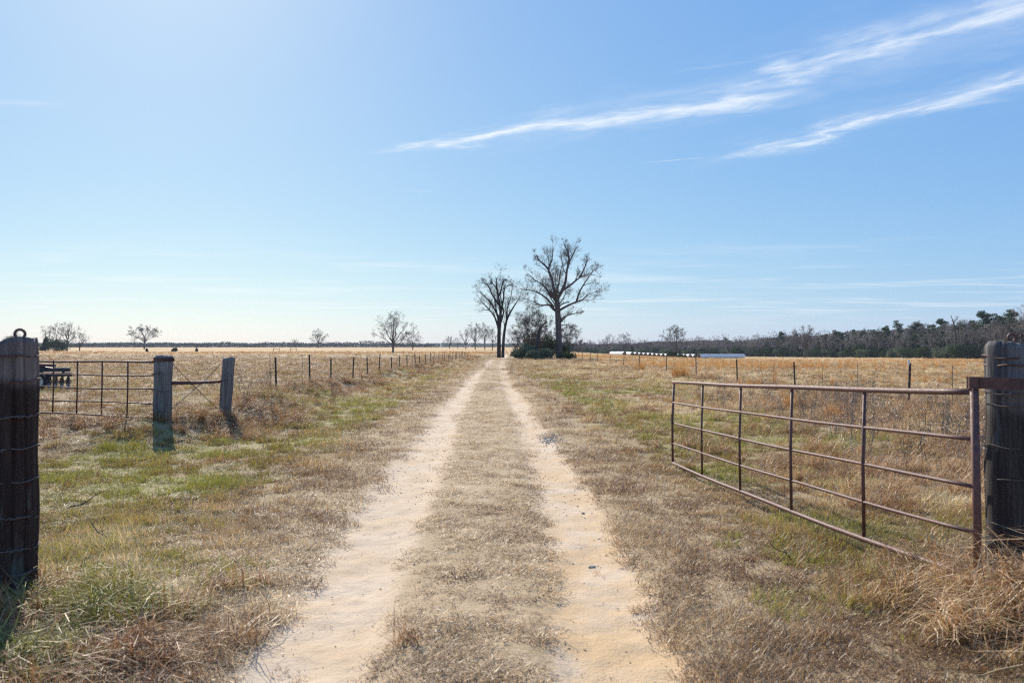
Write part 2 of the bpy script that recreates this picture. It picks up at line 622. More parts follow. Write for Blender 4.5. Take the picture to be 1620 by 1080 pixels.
# ------------------------------------------------------------------ ground and lane
def zone_attrs(x, y):
    u = x - lane(y)
    h = half(y)
    w = np.interp(y, [0, 4, 6, 10, 22, 60, 150], [.33, .33, .33, .38, .38, .40, .4]) * np.where(u > 0, np.interp(y, [3, 5, 8], [1.2, 1.0, .9]), 1.08)
    d = np.abs(np.abs(u) - h)
    sand = np.clip(1.0 - (d - w * .45) / (w * 1.1), 0, 1)
    sand = np.where(d < w * .45, 1, sand)
    sand = sand * np.interp(y, [0, 10, 20, 40, 150], [1, 1, .86, .8, .85])
    sand = np.maximum(sand, .33 * (1 - sstep(np.abs(u), h + .2, h + 1.0)) * (y < 160))
    sand = sand * (1 - sstep(y, 300, 420))
    au = np.abs(u)
    gn = fbm(x, y, .35, 11)
    green = sstep(au, 1.7, 3.2) * np.where(u < 0, 1 - .5 * sstep(-u, 6, 9), 1 - .6 * sstep(u, 5.5, 9)) * sstep(gn + np.where(u < 0, .09, .05), .30, .62)
    green = green * (1 - .6 * sstep(y, 30, 90))
    field = ((x < FLX(y)) | (x > FRX(y))) | (y > 150)
    tan = np.where(x < 0, sstep(y + 20 * (fbm(x, y, .03, 2) - .5), 170, 260), sstep(y, 25, 45)) * field
    tan = np.where(np.abs(u) < 3, tan * sstep(y, 160, 220), tan)
    dun = field * np.where(x < 0, 1 - sstep(y, 120, 220), .35 * (1 - sstep(y, 50, 90)))
    ochre = sstep(u, .2, .5) * np.interp(y, [3, 5, 8, 12], [.7, 1, .6, .25]) + .3 * sstep(fbm(x, y, .5, 8), .5, .7)
    return dict(sand=sand, green=green, tan=tan, dun=dun, ochre=ochre)


def grid(xs, ys, lift=0.0, under=None):
    X, Y = np.meshgrid(xs, ys)
    x, y = X.ravel(), Y.ravel()
    z = terr(x, y) + lift
    if under is not None:
        z = z - under(x, y)
    nx, ny = len(xs), len(ys)
    i = np.arange(nx * ny).reshape(ny, nx)
    f = np.stack([i[:-1, :-1], i[:-1, 1:], i[1:, 1:], i[1:, :-1]], -1).reshape(-1, 4)
    return np.stack([x, y, z], 1), f


def build_ground():
    t = np.linspace(-1, 1, 361)
    xs = np.sign(t) * 4000 * (np.sinh(np.abs(t) * 7.6) / math.sinh(7.6))
    s = np.linspace(0, 1, 380)
    ys = -8 + 5000 * (np.exp(s * 6.6) - 1 - 0 * s) / (math.exp(6.6) - 1)

    def under(x, y):
        u = np.abs(x - lane(y))
        return .05 * (1 - sstep(u, 2.3, 2.55)) * (y < 158) * (y > -6)
    v, f = grid(xs, ys, 0, under)
    at = zone_attrs(v[:, 0], v[:, 1])
    np_mesh('ground', v, f, M['ground'], smooth=True, attrs=at)['kind'] = 'structure'
    # the lane: its own finely divided sheet with ruts
    us = np.linspace(-2.7, 2.7, 120)
    yl = [-5.0]
    while yl[-1] < 158:
        yl.append(yl[-1] + max(.06, .012 * abs(yl[-1])))
    yl = np.array(yl)
    U, Y = np.meshgrid(us, yl)
    x, y = (U + lane(Y)).ravel(), Y.ravel()
    at = zone_attrs(x, y)
    sandy = sstep(at['sand'], .4, .7)
    lump = (fbm(x, y, 5, 21) - .5) * .03 + (fbm(x, y * .7, 14, 22, 2) - .5) * .016
    z = terr(x, y) + .004 + sandy * lump * (1 - sstep(y, 20, 40))
    edge = sstep(np.abs(U.ravel()), 2.4, 2.68)
    z = z - edge * .012
    nx, ny = len(us), len(yl)
    i = np.arange(nx * ny).reshape(ny, nx)
    f = np.stack([i[:-1, :-1], i[:-1, 1:], i[1:, 1:], i[1:, :-1]], -1).reshape(-1, 4)
    np_mesh('dirt_road', np.stack([x, y, z], 1), f, M['ground'], smooth=True, attrs=at)['kind'] = 'structure'


build_ground()


# ------------------------------------------------------------------ posts, gates, fences
def wood_post(root, name, r, h, material, z0=-.3, slant=0.0, seed=0, lean=(0, 0), square=0.0, nr=40, ns=72, cracks=6):
    """irregular log: grooves, drying cracks, worn slanting top"""
    g = np.random.default_rng(seed)
    th = np.linspace(0, 2 * np.pi, ns, endpoint=False)
    groove = sum(g.uniform(.004, .012) * np.cos(k * th + g.uniform(0, 6.28)) for k in (2, 3, 5, 7, 11))
    fine = g.normal(0, .004, ns)
    v = []
    crack = [(g.uniform(0, 6.28), g.uniform(.03, .06), g.uniform(.012, .028), g.uniform(0, h)) for _ in range(cracks)]
    zs = np.linspace(z0, h, nr)
    for z in zs:
        rr = r * (1 + groove * 2 + fine) * (1 + .04 * (1 - z / h)) + .004 * np.sin(z * 9 + seed)
        rr = rr * (1 - square * .12 * np.cos(4 * th))
        for (a, wd, dp, zc) in crack:
            da = np.abs((th - a - .05 * np.sin(z * 3 + a) + np.pi) % (2 * np.pi) - np.pi)
            rr = rr - dp * np.exp(-(da / wd) ** 2) * (.35 + .65 * np.exp(-((z - zc) / .8) ** 2))
        zz = np.full(ns, z)
        if z > h - .1:
            zz = z + (slant * np.cos(th) * r + .010 * np.cos(3 * th + seed) + .0015 * g.normal(size=ns)) * (z - h + .1) / .1
        if z > h - .02:
            rr = rr * .96
        v.append(np.stack([rr * np.cos(th) + lean[0] * z, rr * np.sin(th) + lean[1] * z, zz], 1))
    v = np.concatenate(v)
    i = np.arange(nr * ns).reshape(nr, ns)
    j = np.roll(i, -1, 1)
    f = np.stack([i[:-1], j[:-1], j[1:], i[1:]], -1).reshape(-1, 4)
    # top disc: inner rings with a shallow worn hollow
    last = v[i[-1]]
    c = last.mean(0)
    rings = [i[-1]]
    for q in (.66, .33):
        n0 = len(v)
        ring = c + (last - c) * q
        ring[:, 2] += -.008 + .006 * g.normal(size=ns)
        v = np.concatenate([v, ring])
        rings.append(np.arange(n0, n0 + ns))
    v = np.concatenate([v, [c - (0, 0, .012)]])
    fs = [f]
    for a, b in zip(rings[:-1], rings[1:]):
        fs.append(np.stack([a, np.roll(a, -1), np.roll(b, -1), b], -1))
    k = rings[-1]
    fs.append(np.stack([k, np.roll(k, -1), np.full(ns, len(v) - 1)], -1))
    return np_mesh(name, v, fs, material, root)


def wrap(root, r, z, wr=.0035, tilt=.02, seed=0, lean=(0, 0), m='wire', knot=True):
    g = random.Random(seed)
    a0 = g.uniform(0, 6.28)
    pts = []
    for k in range(40):
        a = 2 * math.pi * k / 40
        rr = r * 1.035 + .006 * math.sin(3 * a + a0) + .004 * math.sin(7 * a)
        zz = z + tilt * math.sin(a + a0) + .006 * math.sin(5 * a + a0)
        pts.append((rr * math.cos(a) + lean[0] * z, rr * math.sin(a) + lean[1] * z, zz))
    mb = MB()
    mb.tube(pts, wr, 5, closed=True)
    if knot:
        a = g.uniform(3.6, 5.8)
        p = Vector((r * 1.05 * math.cos(a), r * 1.05 * math.sin(a), z + tilt * math.sin(a + a0)))
        tw = [p + Vector((math.cos(a + 1.57) * (.012 * q - .05), math.sin(a + 1.57) * (.012 * q - .05), .008 * math.sin(q * 1.9))) + Vector((math.cos(a), math.sin(a), 0)) * (.006 * math.cos(q * 1.9) + .004) for q in range(9)]
        mb.tube(tw, wr * .9, 5)
    return mb.build('wire_wrap', M[m], root, True)


def eye_bolt(root, x, y, z, r=.034, face=0.0, m='rust'):
    mb = MB()
    pts = []
    for k in range(20):
        a = 2 * math.pi * k / 20
        pts.append((x + r * math.cos(a) * math.cos(face), y + r * math.cos(a) * math.sin(face), z + r + .03 + r * math.sin(a)))
    mb.tube(pts, .0085, 7, closed=True)
    mb.tube([(x, y, z - .05), (x, y, z + .035)], .009, 7)
    mb.tube([(x, y, z), (x, y, z + .006)], .022, 8)
    return mb.build('eye_bolt', M[m], root, True)


# big dark post close on the left
LPX, LPY = gx(20, 4.72), 4.72
lp_z = T(LPX, LPY)
lp = thing('wooden_gate_post', 'thick dark wooden post bound with wire, cut by the left picture edge', 'post', (LPX, LPY, lp_z))
LH = gz(541, 4.72) - lp_z
wood_post(lp, 'trunk', .134, LH, M['post_l'], slant=.25, seed=3, cracks=9, ns=96, nr=60)
for k, py in enumerate([560, 604, 657, 712, 765, 820, 868, 912]):
    wrap(lp, .136, gz(py, 4.6) - lp_z, .0042, .012, k, m='rust_dark' if k < 2 else 'wire')
eye_bolt(lp, .055, -.02, LH - .01, .027, .25)

# right hinge post
RPY = 4.92
RPX = gx(1613, RPY)
rp_z = T(RPX, RPY)
rp = thing('wooden_gate_post', 'thick grey weathered hinge post at the right picture edge', 'post', (RPX, RPY, rp_z))
RH = gz(546, RPY) - rp_z
wood_post(rp, 'trunk', .185, RH, M['post_r'], slant=-.12, seed=8, cracks=8, ns=96, nr=60)
for k, (py, tl, wr) in enumerate([(566, .015, .005), (573, .02, .006), (622, .01, .003), (641, .014, .0035), (714, .03, .003), (757, .03, .003)]):
    wrap(rp, .188, gz(py, RPY - .1) - rp_z, wr, tl, 20 + k, m='rust_dark' if k < 2 else 'wire')
eye_bolt(rp, -.085, -.06, RH - .012, .026, .2)
mb = MB()                                       # rusty chain from the eye bolt off to the right
for k in range(16):
    c = Vector((-.085 + .045 + k * .036, -.06 + .004 * k, RH + .058 + .004 * k - .012 * math.sin(math.pi * k / 15)))
    pts = []
    for q in range(10):
        a = 2 * math.pi * q / 10
        o = Vector((.024 * math.cos(a), 0, .013 * math.sin(a)))
        if k % 2:
            o = Vector((o.x, o.z, 0))
        pts.append(c + o)
    mb.tube(pts, .0045, 5, closed=True)
mb.build('chain', M['rust_dark'], rp, True)

# right gate: five pipe rails, swung open along the lane
D1, D2 = 11.1, 4.78
A = Vector((gx(1064, D1), D1, 0))
B = Vector((gx(1540, D2), D2, 0))
zl = [gz(q, D1) for q in (604.4, 636.7, 668.5, 700.7, 732)]
zr = [gz(q, D2) for q in (620, 695, 768, 841, 914)]
gate = thing('farm_gate', 'open rusty five-rail pipe gate beside the sandy lane on the right', 'gate', (B.x, B.y, 0))
off = Vector((B.x, B.y, 0))


def gpt(t, a, b, sag=0.0):
    p = A.lerp(B, t) - off
    return Vector((p.x, p.y, a + (b - a) * t - sag * 4 * t * (1 - t)))


for i in range(5):
    mb = MB()
    rad = (.0205, .0125, .0125, .0125, .019)[i]
    mb.tube([gpt(t, zl[i], zr[i], .012 + .004 * i) + Vector((.004 * math.sin(t * 9 + i), 0, .003 * math.sin(t * 13 + 2 * i))) for t in np.linspace(0, 1, 22)], rad, 10)
    mb.build('rail', M['rust'], gate, True)
for k in range(5):
    t = k / 5
    mb = MB()
    top, bot = gpt(t, zl[0], zr[0], .012), gpt(t, zl[4], zr[4], .028)
    tilt = Vector((.02 if k == 0 else .012, .0, 0))
    # uprights stand on the near side of the middle rails, welded between top and bottom pipe
    pts = [bot + tilt * -1 * 0, bot.lerp(top, .5) + Vector((-.006, 0, 0)), top + tilt]
    mb.tube(pts, .0165 if k == 0 else .0135, 9)
    mb.build('upright', M['rust'], gate, True)
mb = MB()
mb.tube([gpt(1, .10, .10) + Vector((.018, 0, 0)), gpt(1, .7, .7) + Vector((.012, 0, 0)), gpt(1, 1.43, 1.43) + Vector((.002, 0, 0))], .024, 12)
mb.build('hinge_pipe', M['rust'], gate, True)
mb = MB()
mb.bar((-.028, .025, 1.418), (.20, -.13, 1.413), .012, .07)
mb.bar((.198, -.131, 1.413), (.52, -.165, 1.402), .012, .07)
mb.tube([(0, 0, 1.383), (0, 0, 1.453)], .031, 14)
mb.build('hinge_arm', M['rust_dark'], gate)
for q in (.26, .40):
    mb = MB()
    mb.tube([(q, -.15, 1.408), (q + .002, -.178, 1.408)], .011, 6)
    mb.build('bolt', M['rust_dark'], gate)
mb = MB()
mb.bar(gpt(.0, .62, .62) + Vector((-.02, -.01, 0)), gpt(.0, .74, .74) + Vector((-.02, -.01, 0)), .012, .03)
mb.build('latch', M['rust'], gate)

# left gate, closed, and its posts
GL, GR = Vector((-11.15, 16.9, 0)), Vector((-6.62, 14.85, 0))
g_z = 0.0
lg = thing('farm_gate', 'closed rusty five-rail gate behind the dark left post', 'gate', (GR.x, GR.y, 0))
zt = [gz(q, 14.85) for q in (572, 594, 615.6, 638, 660)]
zu = [q + .02 for q in zt]


def lpt(t, i, z=None):
    p = GL.lerp(GR, t) - GR
    return Vector((p.x, p.y, (zu[i] * (1 - t) + zt[i] * t) if z is None else z))


for i in range(5):
    mb = MB()
    mb.tube([lpt(t, i) + Vector((0, 0, .008 * math.sin(t * 11 + 2 * i) - .02 * 4 * t * (1 - t))) for t in np.linspace(0, .985, 18)], (.019, .0135, .0135, .0135, .019)[i], 8)
    mb.build('rail', M['rust_dark'], lg, True)
for k in range(8):
    t = k / 7 * .985
    mb = MB()
    b, a = lpt(t, 4), lpt(t, 0)
    mb.tube([b - Vector((0, .0, .01)), b.lerp(a, .5) + Vector((.012, 0, 0)), a + Vector((.012, 0, 0))], .015, 8)
    mb.build('upright', M['rust_dark'], lg, True)

py0 = 14.95
px0 = gx(257.5, py0)
z0 = T(px0, py0)
gp = thing('wooden_gate_post', 'wide silvery wooden post with rusty band at the closed left gate', 'post', (px0, py0, z0))
gh = gz(562.5, py0) - z0
wood_post(gp, 'trunk', .155, gh, M['post_g'], seed=11, lean=(.02, 0), square=.5, ns=64, nr=40)
mb = MB()
mb.tube([(.155 * math.cos(a) * 1.06 + .02 * gh, .155 * math.sin(a) * 1.06, gh - .07) for a in np.linspace(0, 6.283, 32, endpoint=False)], .006, 4, closed=True)
for a in np.linspace(0, 6.283, 36, endpoint=False):
    mb.bar((.166 * math.cos(a) + .02 * gh, .166 * math.sin(a), gh - .11), (.166 * math.cos(a) + .02 * gh, .166 * math.sin(a), gh - .035), .03, .008)
mb.build('steel_band', M['rust_dark'], gp)
wrap(gp, .16, gh * .72, .005, .02, 41)
wrap(gp, .16, gh * .45, .005, .02, 42)

py1 = 17.0
px1 = gx(355.5, py1)
z1 = T(px1, py1)
bp = thing('wooden_brace_post', 'grey-green wooden brace post leaning right of the left gate', 'post', (px1, py1, z1))
bh = gz(566, py1) - z1
wood_post(bp, 'trunk', .115, bh, M['post_g'], seed=15, lean=(.075, 0), square=1.2, ns=56, nr=36, slant=.1)
wrap(bp, .118, bh * .62, .005, .02, 51, lean=(.075, 0))

br = thing('brace_pipe', 'rusty horizontal pipe brace between the two left wooden posts', 'pipe', (px0, py0, z0))
mb = MB()
P0 = Vector((.17, .03, gz(606, py0) - z0))
P1 = Vector((px1 - px0 - .08, py1 - py0 - .06, gz(603, py1) - z0))
mb.tube([P0, P0.lerp(P1, .5) - Vector((0, 0, .01)), P1], .034, 10)
mb.build('pipe', M['rust_dark'], br, True)
for n_, (za, zb) in enumerate([(gh - .12, .12), (.2, bh - .15)]):
    mb = MB()
    a, b = Vector((.16, .0, za)), Vector((px1 - px0 - .1, py1 - py0, zb + z1 - z0))
    for s_ in (0, 1):
        mb.tube([a.lerp(b, t) + Vector((.012 * math.cos(t * 30 + 3.14 * s_), 0, .012 * math.sin(t * 30 + 3.14 * s_) - .10 * t * (1 - t))) for t in np.linspace(0, 1, 28)], .005, 4)
    mb.build('brace_wire', M['wire'], br)


def tpost_mesh(h):
    mb = MB()
    mb.box((0, 0, h / 2 - .2), (.042, .007, h + .4))
    mb.box((0, .0185, h / 2 - .2), (.007, .03, h + .4))
    z = .1
    while z < h - .03:
        mb.box((0, -.0075, z), (.012, .009, .02))
        z += .053
    me = bpy.data.meshes.new('t_post')
    me.from_pydata(mb.v, [], mb.f)
    me.materials.append(M['tpost'])
    return me


def fence(label, posts, heights, stays, first, wires_z, tmesh):
    root = thing('wire_fence', label, 'fence', (posts[0][0], posts[0][1], 0))
    o0 = Vector((posts[0][0], posts[0][1], 0))
    g = random.Random(len(posts))
    tops = []
    for (x, y), h in zip(posts, heights):
        o = bpy.data.objects.new('post', tmesh)
        COL.objects.link(o)
        o.parent = root
        z = T(x, y)
        o.location = Vector((x, y, z)) - o0
        lx, ly = g.uniform(-.045, .06), g.uniform(-.03, .03)
        o.rotation_euler = (ly, lx, g.uniform(-.3, .3))
        o.scale = (1.5, 1.5, h)
        tops.append(o)
    for x, y in stays:
        mb = MB()
        z = T(x, y)
        q = g.uniform(-.04, .04)
        mb.tube([(x - o0.x, y - o0.y, z - .02), (x - o0.x + q * .4, y - o0.y, z + .6), (x - o0.x + q, y - o0.y, z + 1.12)], .007, 5)
        mb.build('stay', M['wire'], root)
    line = list(first) + list(posts)
    for wz in wires_z:
        mb = MB()
        pts = []
        for (x, y), (x2, y2) in zip(line[:-1], line[1:]):
            for t in (0, .25, .5, .75):
                xx, yy = x + (x2 - x) * t, y + (y2 - y) * t
                pts.append((xx - o0.x - .015, yy - o0.y, (T(x, y) * (1 - t) + T(x2, y2) * t) + wz - .05 * t * (1 - t) + g.uniform(-.008, .008)))
        mb.tube(pts, .0026, 4)
        mb.build('wire', M['wire'], root)
    return root


TP = tpost_mesh(1.0)
lpost = [(-7.9 + .08 * math.sin(k * 2.3), 26.7 + 4.2 * k) for k in range(28)]
fence('long barbed wire fence with dark steel posts left of the lane', lpost, [1.06 + .05 * math.sin(k * 1.7) for k in range(28)],
      [(gx(428, 24.5), 24.5), (gx(479, 29.3), 29.3)], [(px1, py1)], (.22, .46, .72, .98), TP)
ry = [14.2, 22.3, 30.8, 38.7, 48, 56.8, 68, 79, 90, 102, 112, 125, 138]
rpost = [(11 + .1 * math.sin(k * 1.9), y) for k, y in enumerate(ry)]
rf = fence('wire fence with steel posts and thin stays right of the lane', rpost, [1.12 + .05 * math.sin(k * 2.1) for k in range(len(ry))],
           [(11, y) for y in (17.2, 19.9, 25.4, 28.2, 33.5, 36.5, 41.3, 45.2, 51, 54, 62, 73, 84)], [(10.6, 6.0)], (.2, .42, .66, .9, 1.08), TP)
mb = MB()
x, y = rpost[1]
mb.box((0, -.002, .06), (.054, .02, .13))
wt = mb.build('white_tip', M['white'], rf)
wt.location = Vector((x - rpost[0][0] + .01, y - rpost[0][1] - .004, T(x, y) + 1.12))
tag(wt, 'white painted top of a steel fence post')

for k, px in enumerate((437, 464)):
    Y = 300
    x = gx(px, Y)
    b = thing('fence_brace', ['weathered wooden corner brace far out in the left field', 'wooden corner brace right of its twin far out in the left field'][k], 'fence', (x, Y, T(x, Y)))
    for d in (-1.1, 1.1):
        mb = MB()
        mb.tube([(d, 0, -.2), (d + .05, 0, 1.45)], .11, 7)
        mb.build('post', M['bark'], b)
    mb = MB()
    mb.tube([(-1.1, 0, 1.1), (1.15, 0, 1.05)], .06, 6)
    mb.build('rail', M['bark'], b)


# ------------------------------------------------------------------ disc harrow behind the left gate
def harrow():
    Y = 31.0
    x0 = gx(112, Y)
    z = T(x0, Y)
    h = thing('disc_harrow', 'black disc harrow with cream-rimmed wheel parked in the left field', 'farm implement', (x0, Y, z), None, R(29))

    def part(name, m, fn, smooth=False):
        q = MB()
        fn(q)
        return q.build(name, M[m], h, smooth)
    # x runs to the left (negative); y away
    for yy in (0, 1.5):
        part('main_beam', 'black', lambda q: q.bar((0, yy, .78), (-3.2, yy, .78), .12, .14))
    for xx in (-.25, -1.0, -1.9, -2.9):
        part('cross_beam', 'black', lambda q: q.bar((xx, -.15, .70), (xx, 1.65, .70), .1, .1))
    for ya, yb in ((-.3, .35), (1.8, 1.2)):
        part('gang_beam', 'black', lambda q: q.bar((.05, ya, .58), (-3.0, yb, .58), .1, .1))
    for k, (a, b) in enumerate([((.02, -.3), (-3.0, .35)), ((.02, 1.8), (-3.0, 1.2))]):
        a, b = Vector((*a, .30)), Vector((*b, .30))
        part('axle', 'steel', lambda q: q.tube([a, b], .03, 6))
        d = (b - a).normalized()
        for j in range(14):
            c = a.lerp(b, (j + .5) / 14)
            q = MB()
            prof = [(.0, .05), (.12, .04), (.2, .02), (.27, -.02)]
            s_ = Vector((0, 0, 1))
            e = d.cross(s_)
            vs_, fs_ = [], []
            for (rr, dd) in prof:
                for n_ in range(18):
                    an = 2 * math.pi * n_ / 18
                    r2 = max(rr, .001) * (1 if rr < .25 else (1 - .12 * (n_ % 3 == 0)))
                    vs_.append(c + d * dd + (s_ * math.cos(an) + e * math.sin(an)) * r2)
            for i in range(3):
                for n_ in range(18):
                    fs_.append((i * 18 + n_, i * 18 + (n_ + 1) % 18, (i + 1) * 18 + (n_ + 1) % 18, (i + 1) * 18 + n_))
            q.add(vs_, fs_)
            q.build('disc', M['steel'], h, True)
        for t in (.03, .25, .5, .75, .97):
            c = a.lerp(b, t)
            part('hanger', 'black', lambda q: q.bar((c.x, c.y, .30), (c.x, c.y, .62), .05, .12))
    # transport wheels
    for wx, wy in ((-1.12, -.5), (-1.12, 1.95)):
        w = MB()
        ring = [(-.33, .09), (-.35, .0), (-.33, -.09), (-.22, -.1), (-.22, .1)]
        vs_, fs_ = [], []
        for n_ in range(28):
            a = 2 * math.pi * n_ / 28
            for (rr, yy) in ring:
                vs_.append((wx + abs(rr) * math.cos(a), wy + yy, .35 + abs(rr) * math.sin(a)))
        for n_ in range(28):
            for i in range(5):
                fs_.append((n_ * 5 + i, n_ * 5 + (i + 1) % 5, ((n_ + 1) % 28) * 5 + (i + 1) % 5, ((n_ + 1) % 28) * 5 + i))
        w.add(vs_, fs_)
        wo = w.build('wheel', M['rubber'], h, True)
        q = MB()
        q.tube([(wx, wy - .085, .35), (wx, wy - .05, .35)], .225, 24)
        q.tube([(wx, wy - .105, .35), (wx, wy - .08, .35)], .07, 12)
        q.build('rim', M['cream'], wo)
        for n_ in range(5):
            q = MB()
            a = 1.2566 * n_
            q.tube([(wx + .05 * math.cos(a), wy - .115, .35 + .05 * math.sin(a)), (wx + .05 * math.cos(a), wy - .104, .35 + .05 * math.sin(a))], .012, 6)
            q.build('lug_nut', M['steel'], wo)
        part('wheel_arm', 'black', lambda q: q.bar((wx, wy + .12 * (1 if wy < 0 else -1), .3), (wx - .5, wy + .2 * (1 if wy < 0 else -1), .78), .07, .1))
    part('hydraulic_cylinder', 'black', lambda q: (q.tube([(-1.5, .4, 1.0), (-.9, .4, .88)], .05, 9), q.tube([(-.9, .4, .88), (-.45, .4, .80)], .025, 8)))
    for yy in (.3, .6):
        part('mast', 'rust_dark', lambda q: q.bar((-1.5, yy, .78), (-1.25, yy, 1.35), .08, .1))
    part('mast_cap', 'rust_dark', lambda q: q.bar((-1.25, .2, 1.38), (-1.25, .7, 1.38), .1, .1))
    for ya, yb in ((.1, .72), (1.4, .78)):
        part('tongue', 'black', lambda q: q.bar((-3.1, ya, .72), (-5.0, yb, .55), .1, .12))
    part('toolbar', 'rust', lambda q: q.bar((-.5, .2, .93), (-1.9, .2, 1.0), .1, .1))


harrow()


# ------------------------------------------------------------------ trees
def grow(g, limbs, n_sub, len_f, up=.25, spread=(.5, 1.05), levels=3, wig=.22, dens=1.0, rmin=.006, tips=True):
    """limbs: list of (pts, r0, r1). returns (limb list, twig list) of polylines with radii"""
    thick, thin = [], []
    for pts, r0, r1 in limbs:
        thick.append(([Vector(p) for p in pts], r0, r1))
    cur = thick[:]
    for lv in range(levels):
        nxt = []
        for pts, r0, r1 in cur:
            seg = [(pts[i + 1] - pts[i]).length for i in range(len(pts) - 1)]
            L = sum(seg)
            n = max(2, int(n_sub[lv] * dens * g.uniform(.75, 1.25)))
            for k in range(n):
                t = g.uniform(.28, 1.0) ** .8 if not (tips and k == 0) else 1.0
                d = t * L
                i = 0
                while i < len(seg) - 1 and d > seg[i]:
                    d -= seg[i]
                    i += 1
                p = pts[i].lerp(pts[i + 1], min(1, d / max(seg[i], 1e-6)))
                ax = (pts[i + 1] - pts[i]).normalized()
                rr = (r0 + (r1 - r0) * t)
                ang = g.uniform(*spread) if not (tips and k == 0) else .2
                side = ax.orthogonal().normalized()
                side.rotate(Matrix.Rotation(g.uniform(0, 6.283), 3, ax))
                dr = (ax * math.cos(ang) + side * math.sin(ang)).normalized()
                dr = (dr + Vector((0, 0, up * g.uniform(.3, 1.3)))).normalized()
                ln = L * len_f[lv] * g.uniform(.55, 1.2) * (1.15 - .55 * t)
                ns = (5, 4, 2, 2)[min(lv, 3)]
                q = [p]
                for s_ in range(ns):
                    dr = (dr + Vector((g.gauss(0, wig), g.gauss(0, wig), g.gauss(0, wig * .7) + up * .18))).normalized()
                    q.append(q[-1] + dr * (ln / ns))
                rb = max(rr * g.uniform(.3, .52), rmin)
                nxt.append((q, rb, max(rb * .35, rmin * .6)))
        if lv == 0 and levels > 2:
            thick += nxt
        else:
            thin += nxt
        cur = nxt
    return thick, thin


def lines_mesh(name, lines, material, parent, sides):
    mb = MB()
    for pts, r0, r1 in lines:
        n = len(pts)
        mb.tube(pts, [r0 + (r1 - r0) * i / (n - 1) for i in range(n)], sides, caps=False)
    return mb.build(name, material, parent, True)


def cones_mesh(name, lines, material, parent):
    """finest twigs: three-sided cones"""
    n = len(lines)
    a = np.array([l[0][0][:] for l in lines])
    b = np.array([l[0][-1][:] for l in lines])
    r = np.array([l[1] for l in lines])[:, None]
    d = b - a
    d /= np.linalg.norm(d, axis=1)[:, None] + 1e-9
    ref = np.where(np.abs(d[:, 2:3]) < .8, (0., 0., 1.), (1., 0., 0.))
    s = np.cross(d, ref)
    s /= np.linalg.norm(s, axis=1)[:, None]
    t = np.cross(d, s)
    v = np.stack([a + r * s, a + r * (-.5 * s + .87 * t), a + r * (-.5 * s - .87 * t), b], 1).reshape(-1, 3)
    i = np.arange(n)[:, None] * 4
    f = np.concatenate([i + np.array([[0, 1, 3]]), i + np.array([[1, 2, 3]]), i + np.array([[2, 0, 3]])])
    return np_mesh(name, v, f, material, parent)


def smooth_line(pts, n=3):
    """Catmull-Rom resample"""
    P = [Vector(p) for p in pts]
    out = []
    for i in range(len(P) - 1):
        a, b, c, d = P[max(i - 1, 0)], P[i], P[i + 1], P[min(i + 2, len(P) - 1)]
        for k in range(n):
            t = k / n
            out.append(.5 * ((2 * b) + (c - a) * t + (2 * a - 5 * b + 4 * c - d) * t * t + (3 * b - a - 3 * c + d) * t ** 3))
    out.append(P[-1])
    return out


def auto_limbs(g, H, form):
    """trunk and main limbs of a generic bare tree: limbs reach out to an ellipsoid crown"""
    th = H * form.get('trunk', .25)
    r = H * form.get('r', .022)
    lean = Vector((g.uniform(-.05, .05), g.uniform(-.05, .05), 1))
    tp = [Vector((0, 0, -.3)), lean * (th * .5), lean * th, lean * (th * 1.5)]
    limbs = [(tp, r * 1.15, r * .7)]
    n = form.get('n', 11)
    a = H * form.get('a', .5)
    lo = form.get('lo', -.35)
    cz = H * form.get('c', .54)
    b = H * .93 - cz
    a0 = g.uniform(0, 6.28)
    for k in range(n):
        az = a0 + k * 2.4 + g.uniform(-.35, .35)
        el = lo + (1.45 - lo) * (k + .5) / n + g.uniform(-.12, .12)
        rr = g.uniform(.8, 1.08)
        tgt = Vector((a * rr * math.cos(el) * math.cos(az), a * rr * math.cos(el) * math.sin(az), cz + b * rr * math.sin(el) * (1 if el > 0 else .75)))
        st = tp[1].lerp(tp[3], min(1, .35 + .75 * k / n))
        mid = st.lerp(tgt, .45)
        out = Vector((tgt.x - st.x, tgt.y - st.y, 0)) * form.get('bow', .08)
        mid = mid + out + Vector((0, 0, form.get('sag', .02) * H))
        q = smooth_line([st, st.lerp(mid, .5) + Vector((g.gauss(0, .02), g.gauss(0, .02), g.gauss(0, .015))) * H, mid + Vector((g.gauss(0, .02), g.gauss(0, .02), g.gauss(0, .015))) * H,
                         mid.lerp(tgt, .55) + Vector((g.gauss(0, .025), g.gauss(0, .025), g.gauss(0, .02))) * H, tgt], 2)
        limbs.append((q, r * g.uniform(.38, .6), r * .08))
    return limbs


def bare_tree(name, label, loc, limbs, g, dens=1.0, bark='bark', twig='twig', up=.2, sub=(9, 7, 6), lf=(.42, .42, .5), group=None, rmin=.012, cat='tree', levels=3):
    root = thing(name, label, cat, loc, group)
    thick, thin = grow(g, limbs, sub, lf, up=up, levels=levels, dens=dens, rmin=rmin)
    nl = len(limbs)
    lines_mesh('trunk', thick[:nl], M[bark], root, 7)
    nf = sum(1 for l in thin if len(l[0]) > 3)
    c = lines_mesh('crown', thick[nl:] + thin[:nf], M[bark], root, 3)
    if len(thin) > nf:
        cones_mesh('twigs', thin[nf:], M[twig], c)
    return root


g = random.Random(5)
# --- the tall tree right of the lane: main limbs follow the photograph, depth added
YA = 133.0
SA = YA / F


def limb_px(pts, g, depth, root_px, r0, r1, Y, dy0=0.0):
    out = []
    n = len(pts)
    for i, (zx, zy) in enumerate(pts):
        px, py = 720 + zx / 4.5, 360 + zy / 4.5
        out.append(Vector(((px - root_px[0]) * Y / F, dy0 + depth * (i / (n - 1)), (root_px[1] - py) * Y / F)))
    return (smooth_line(out, 2), r0, r1)


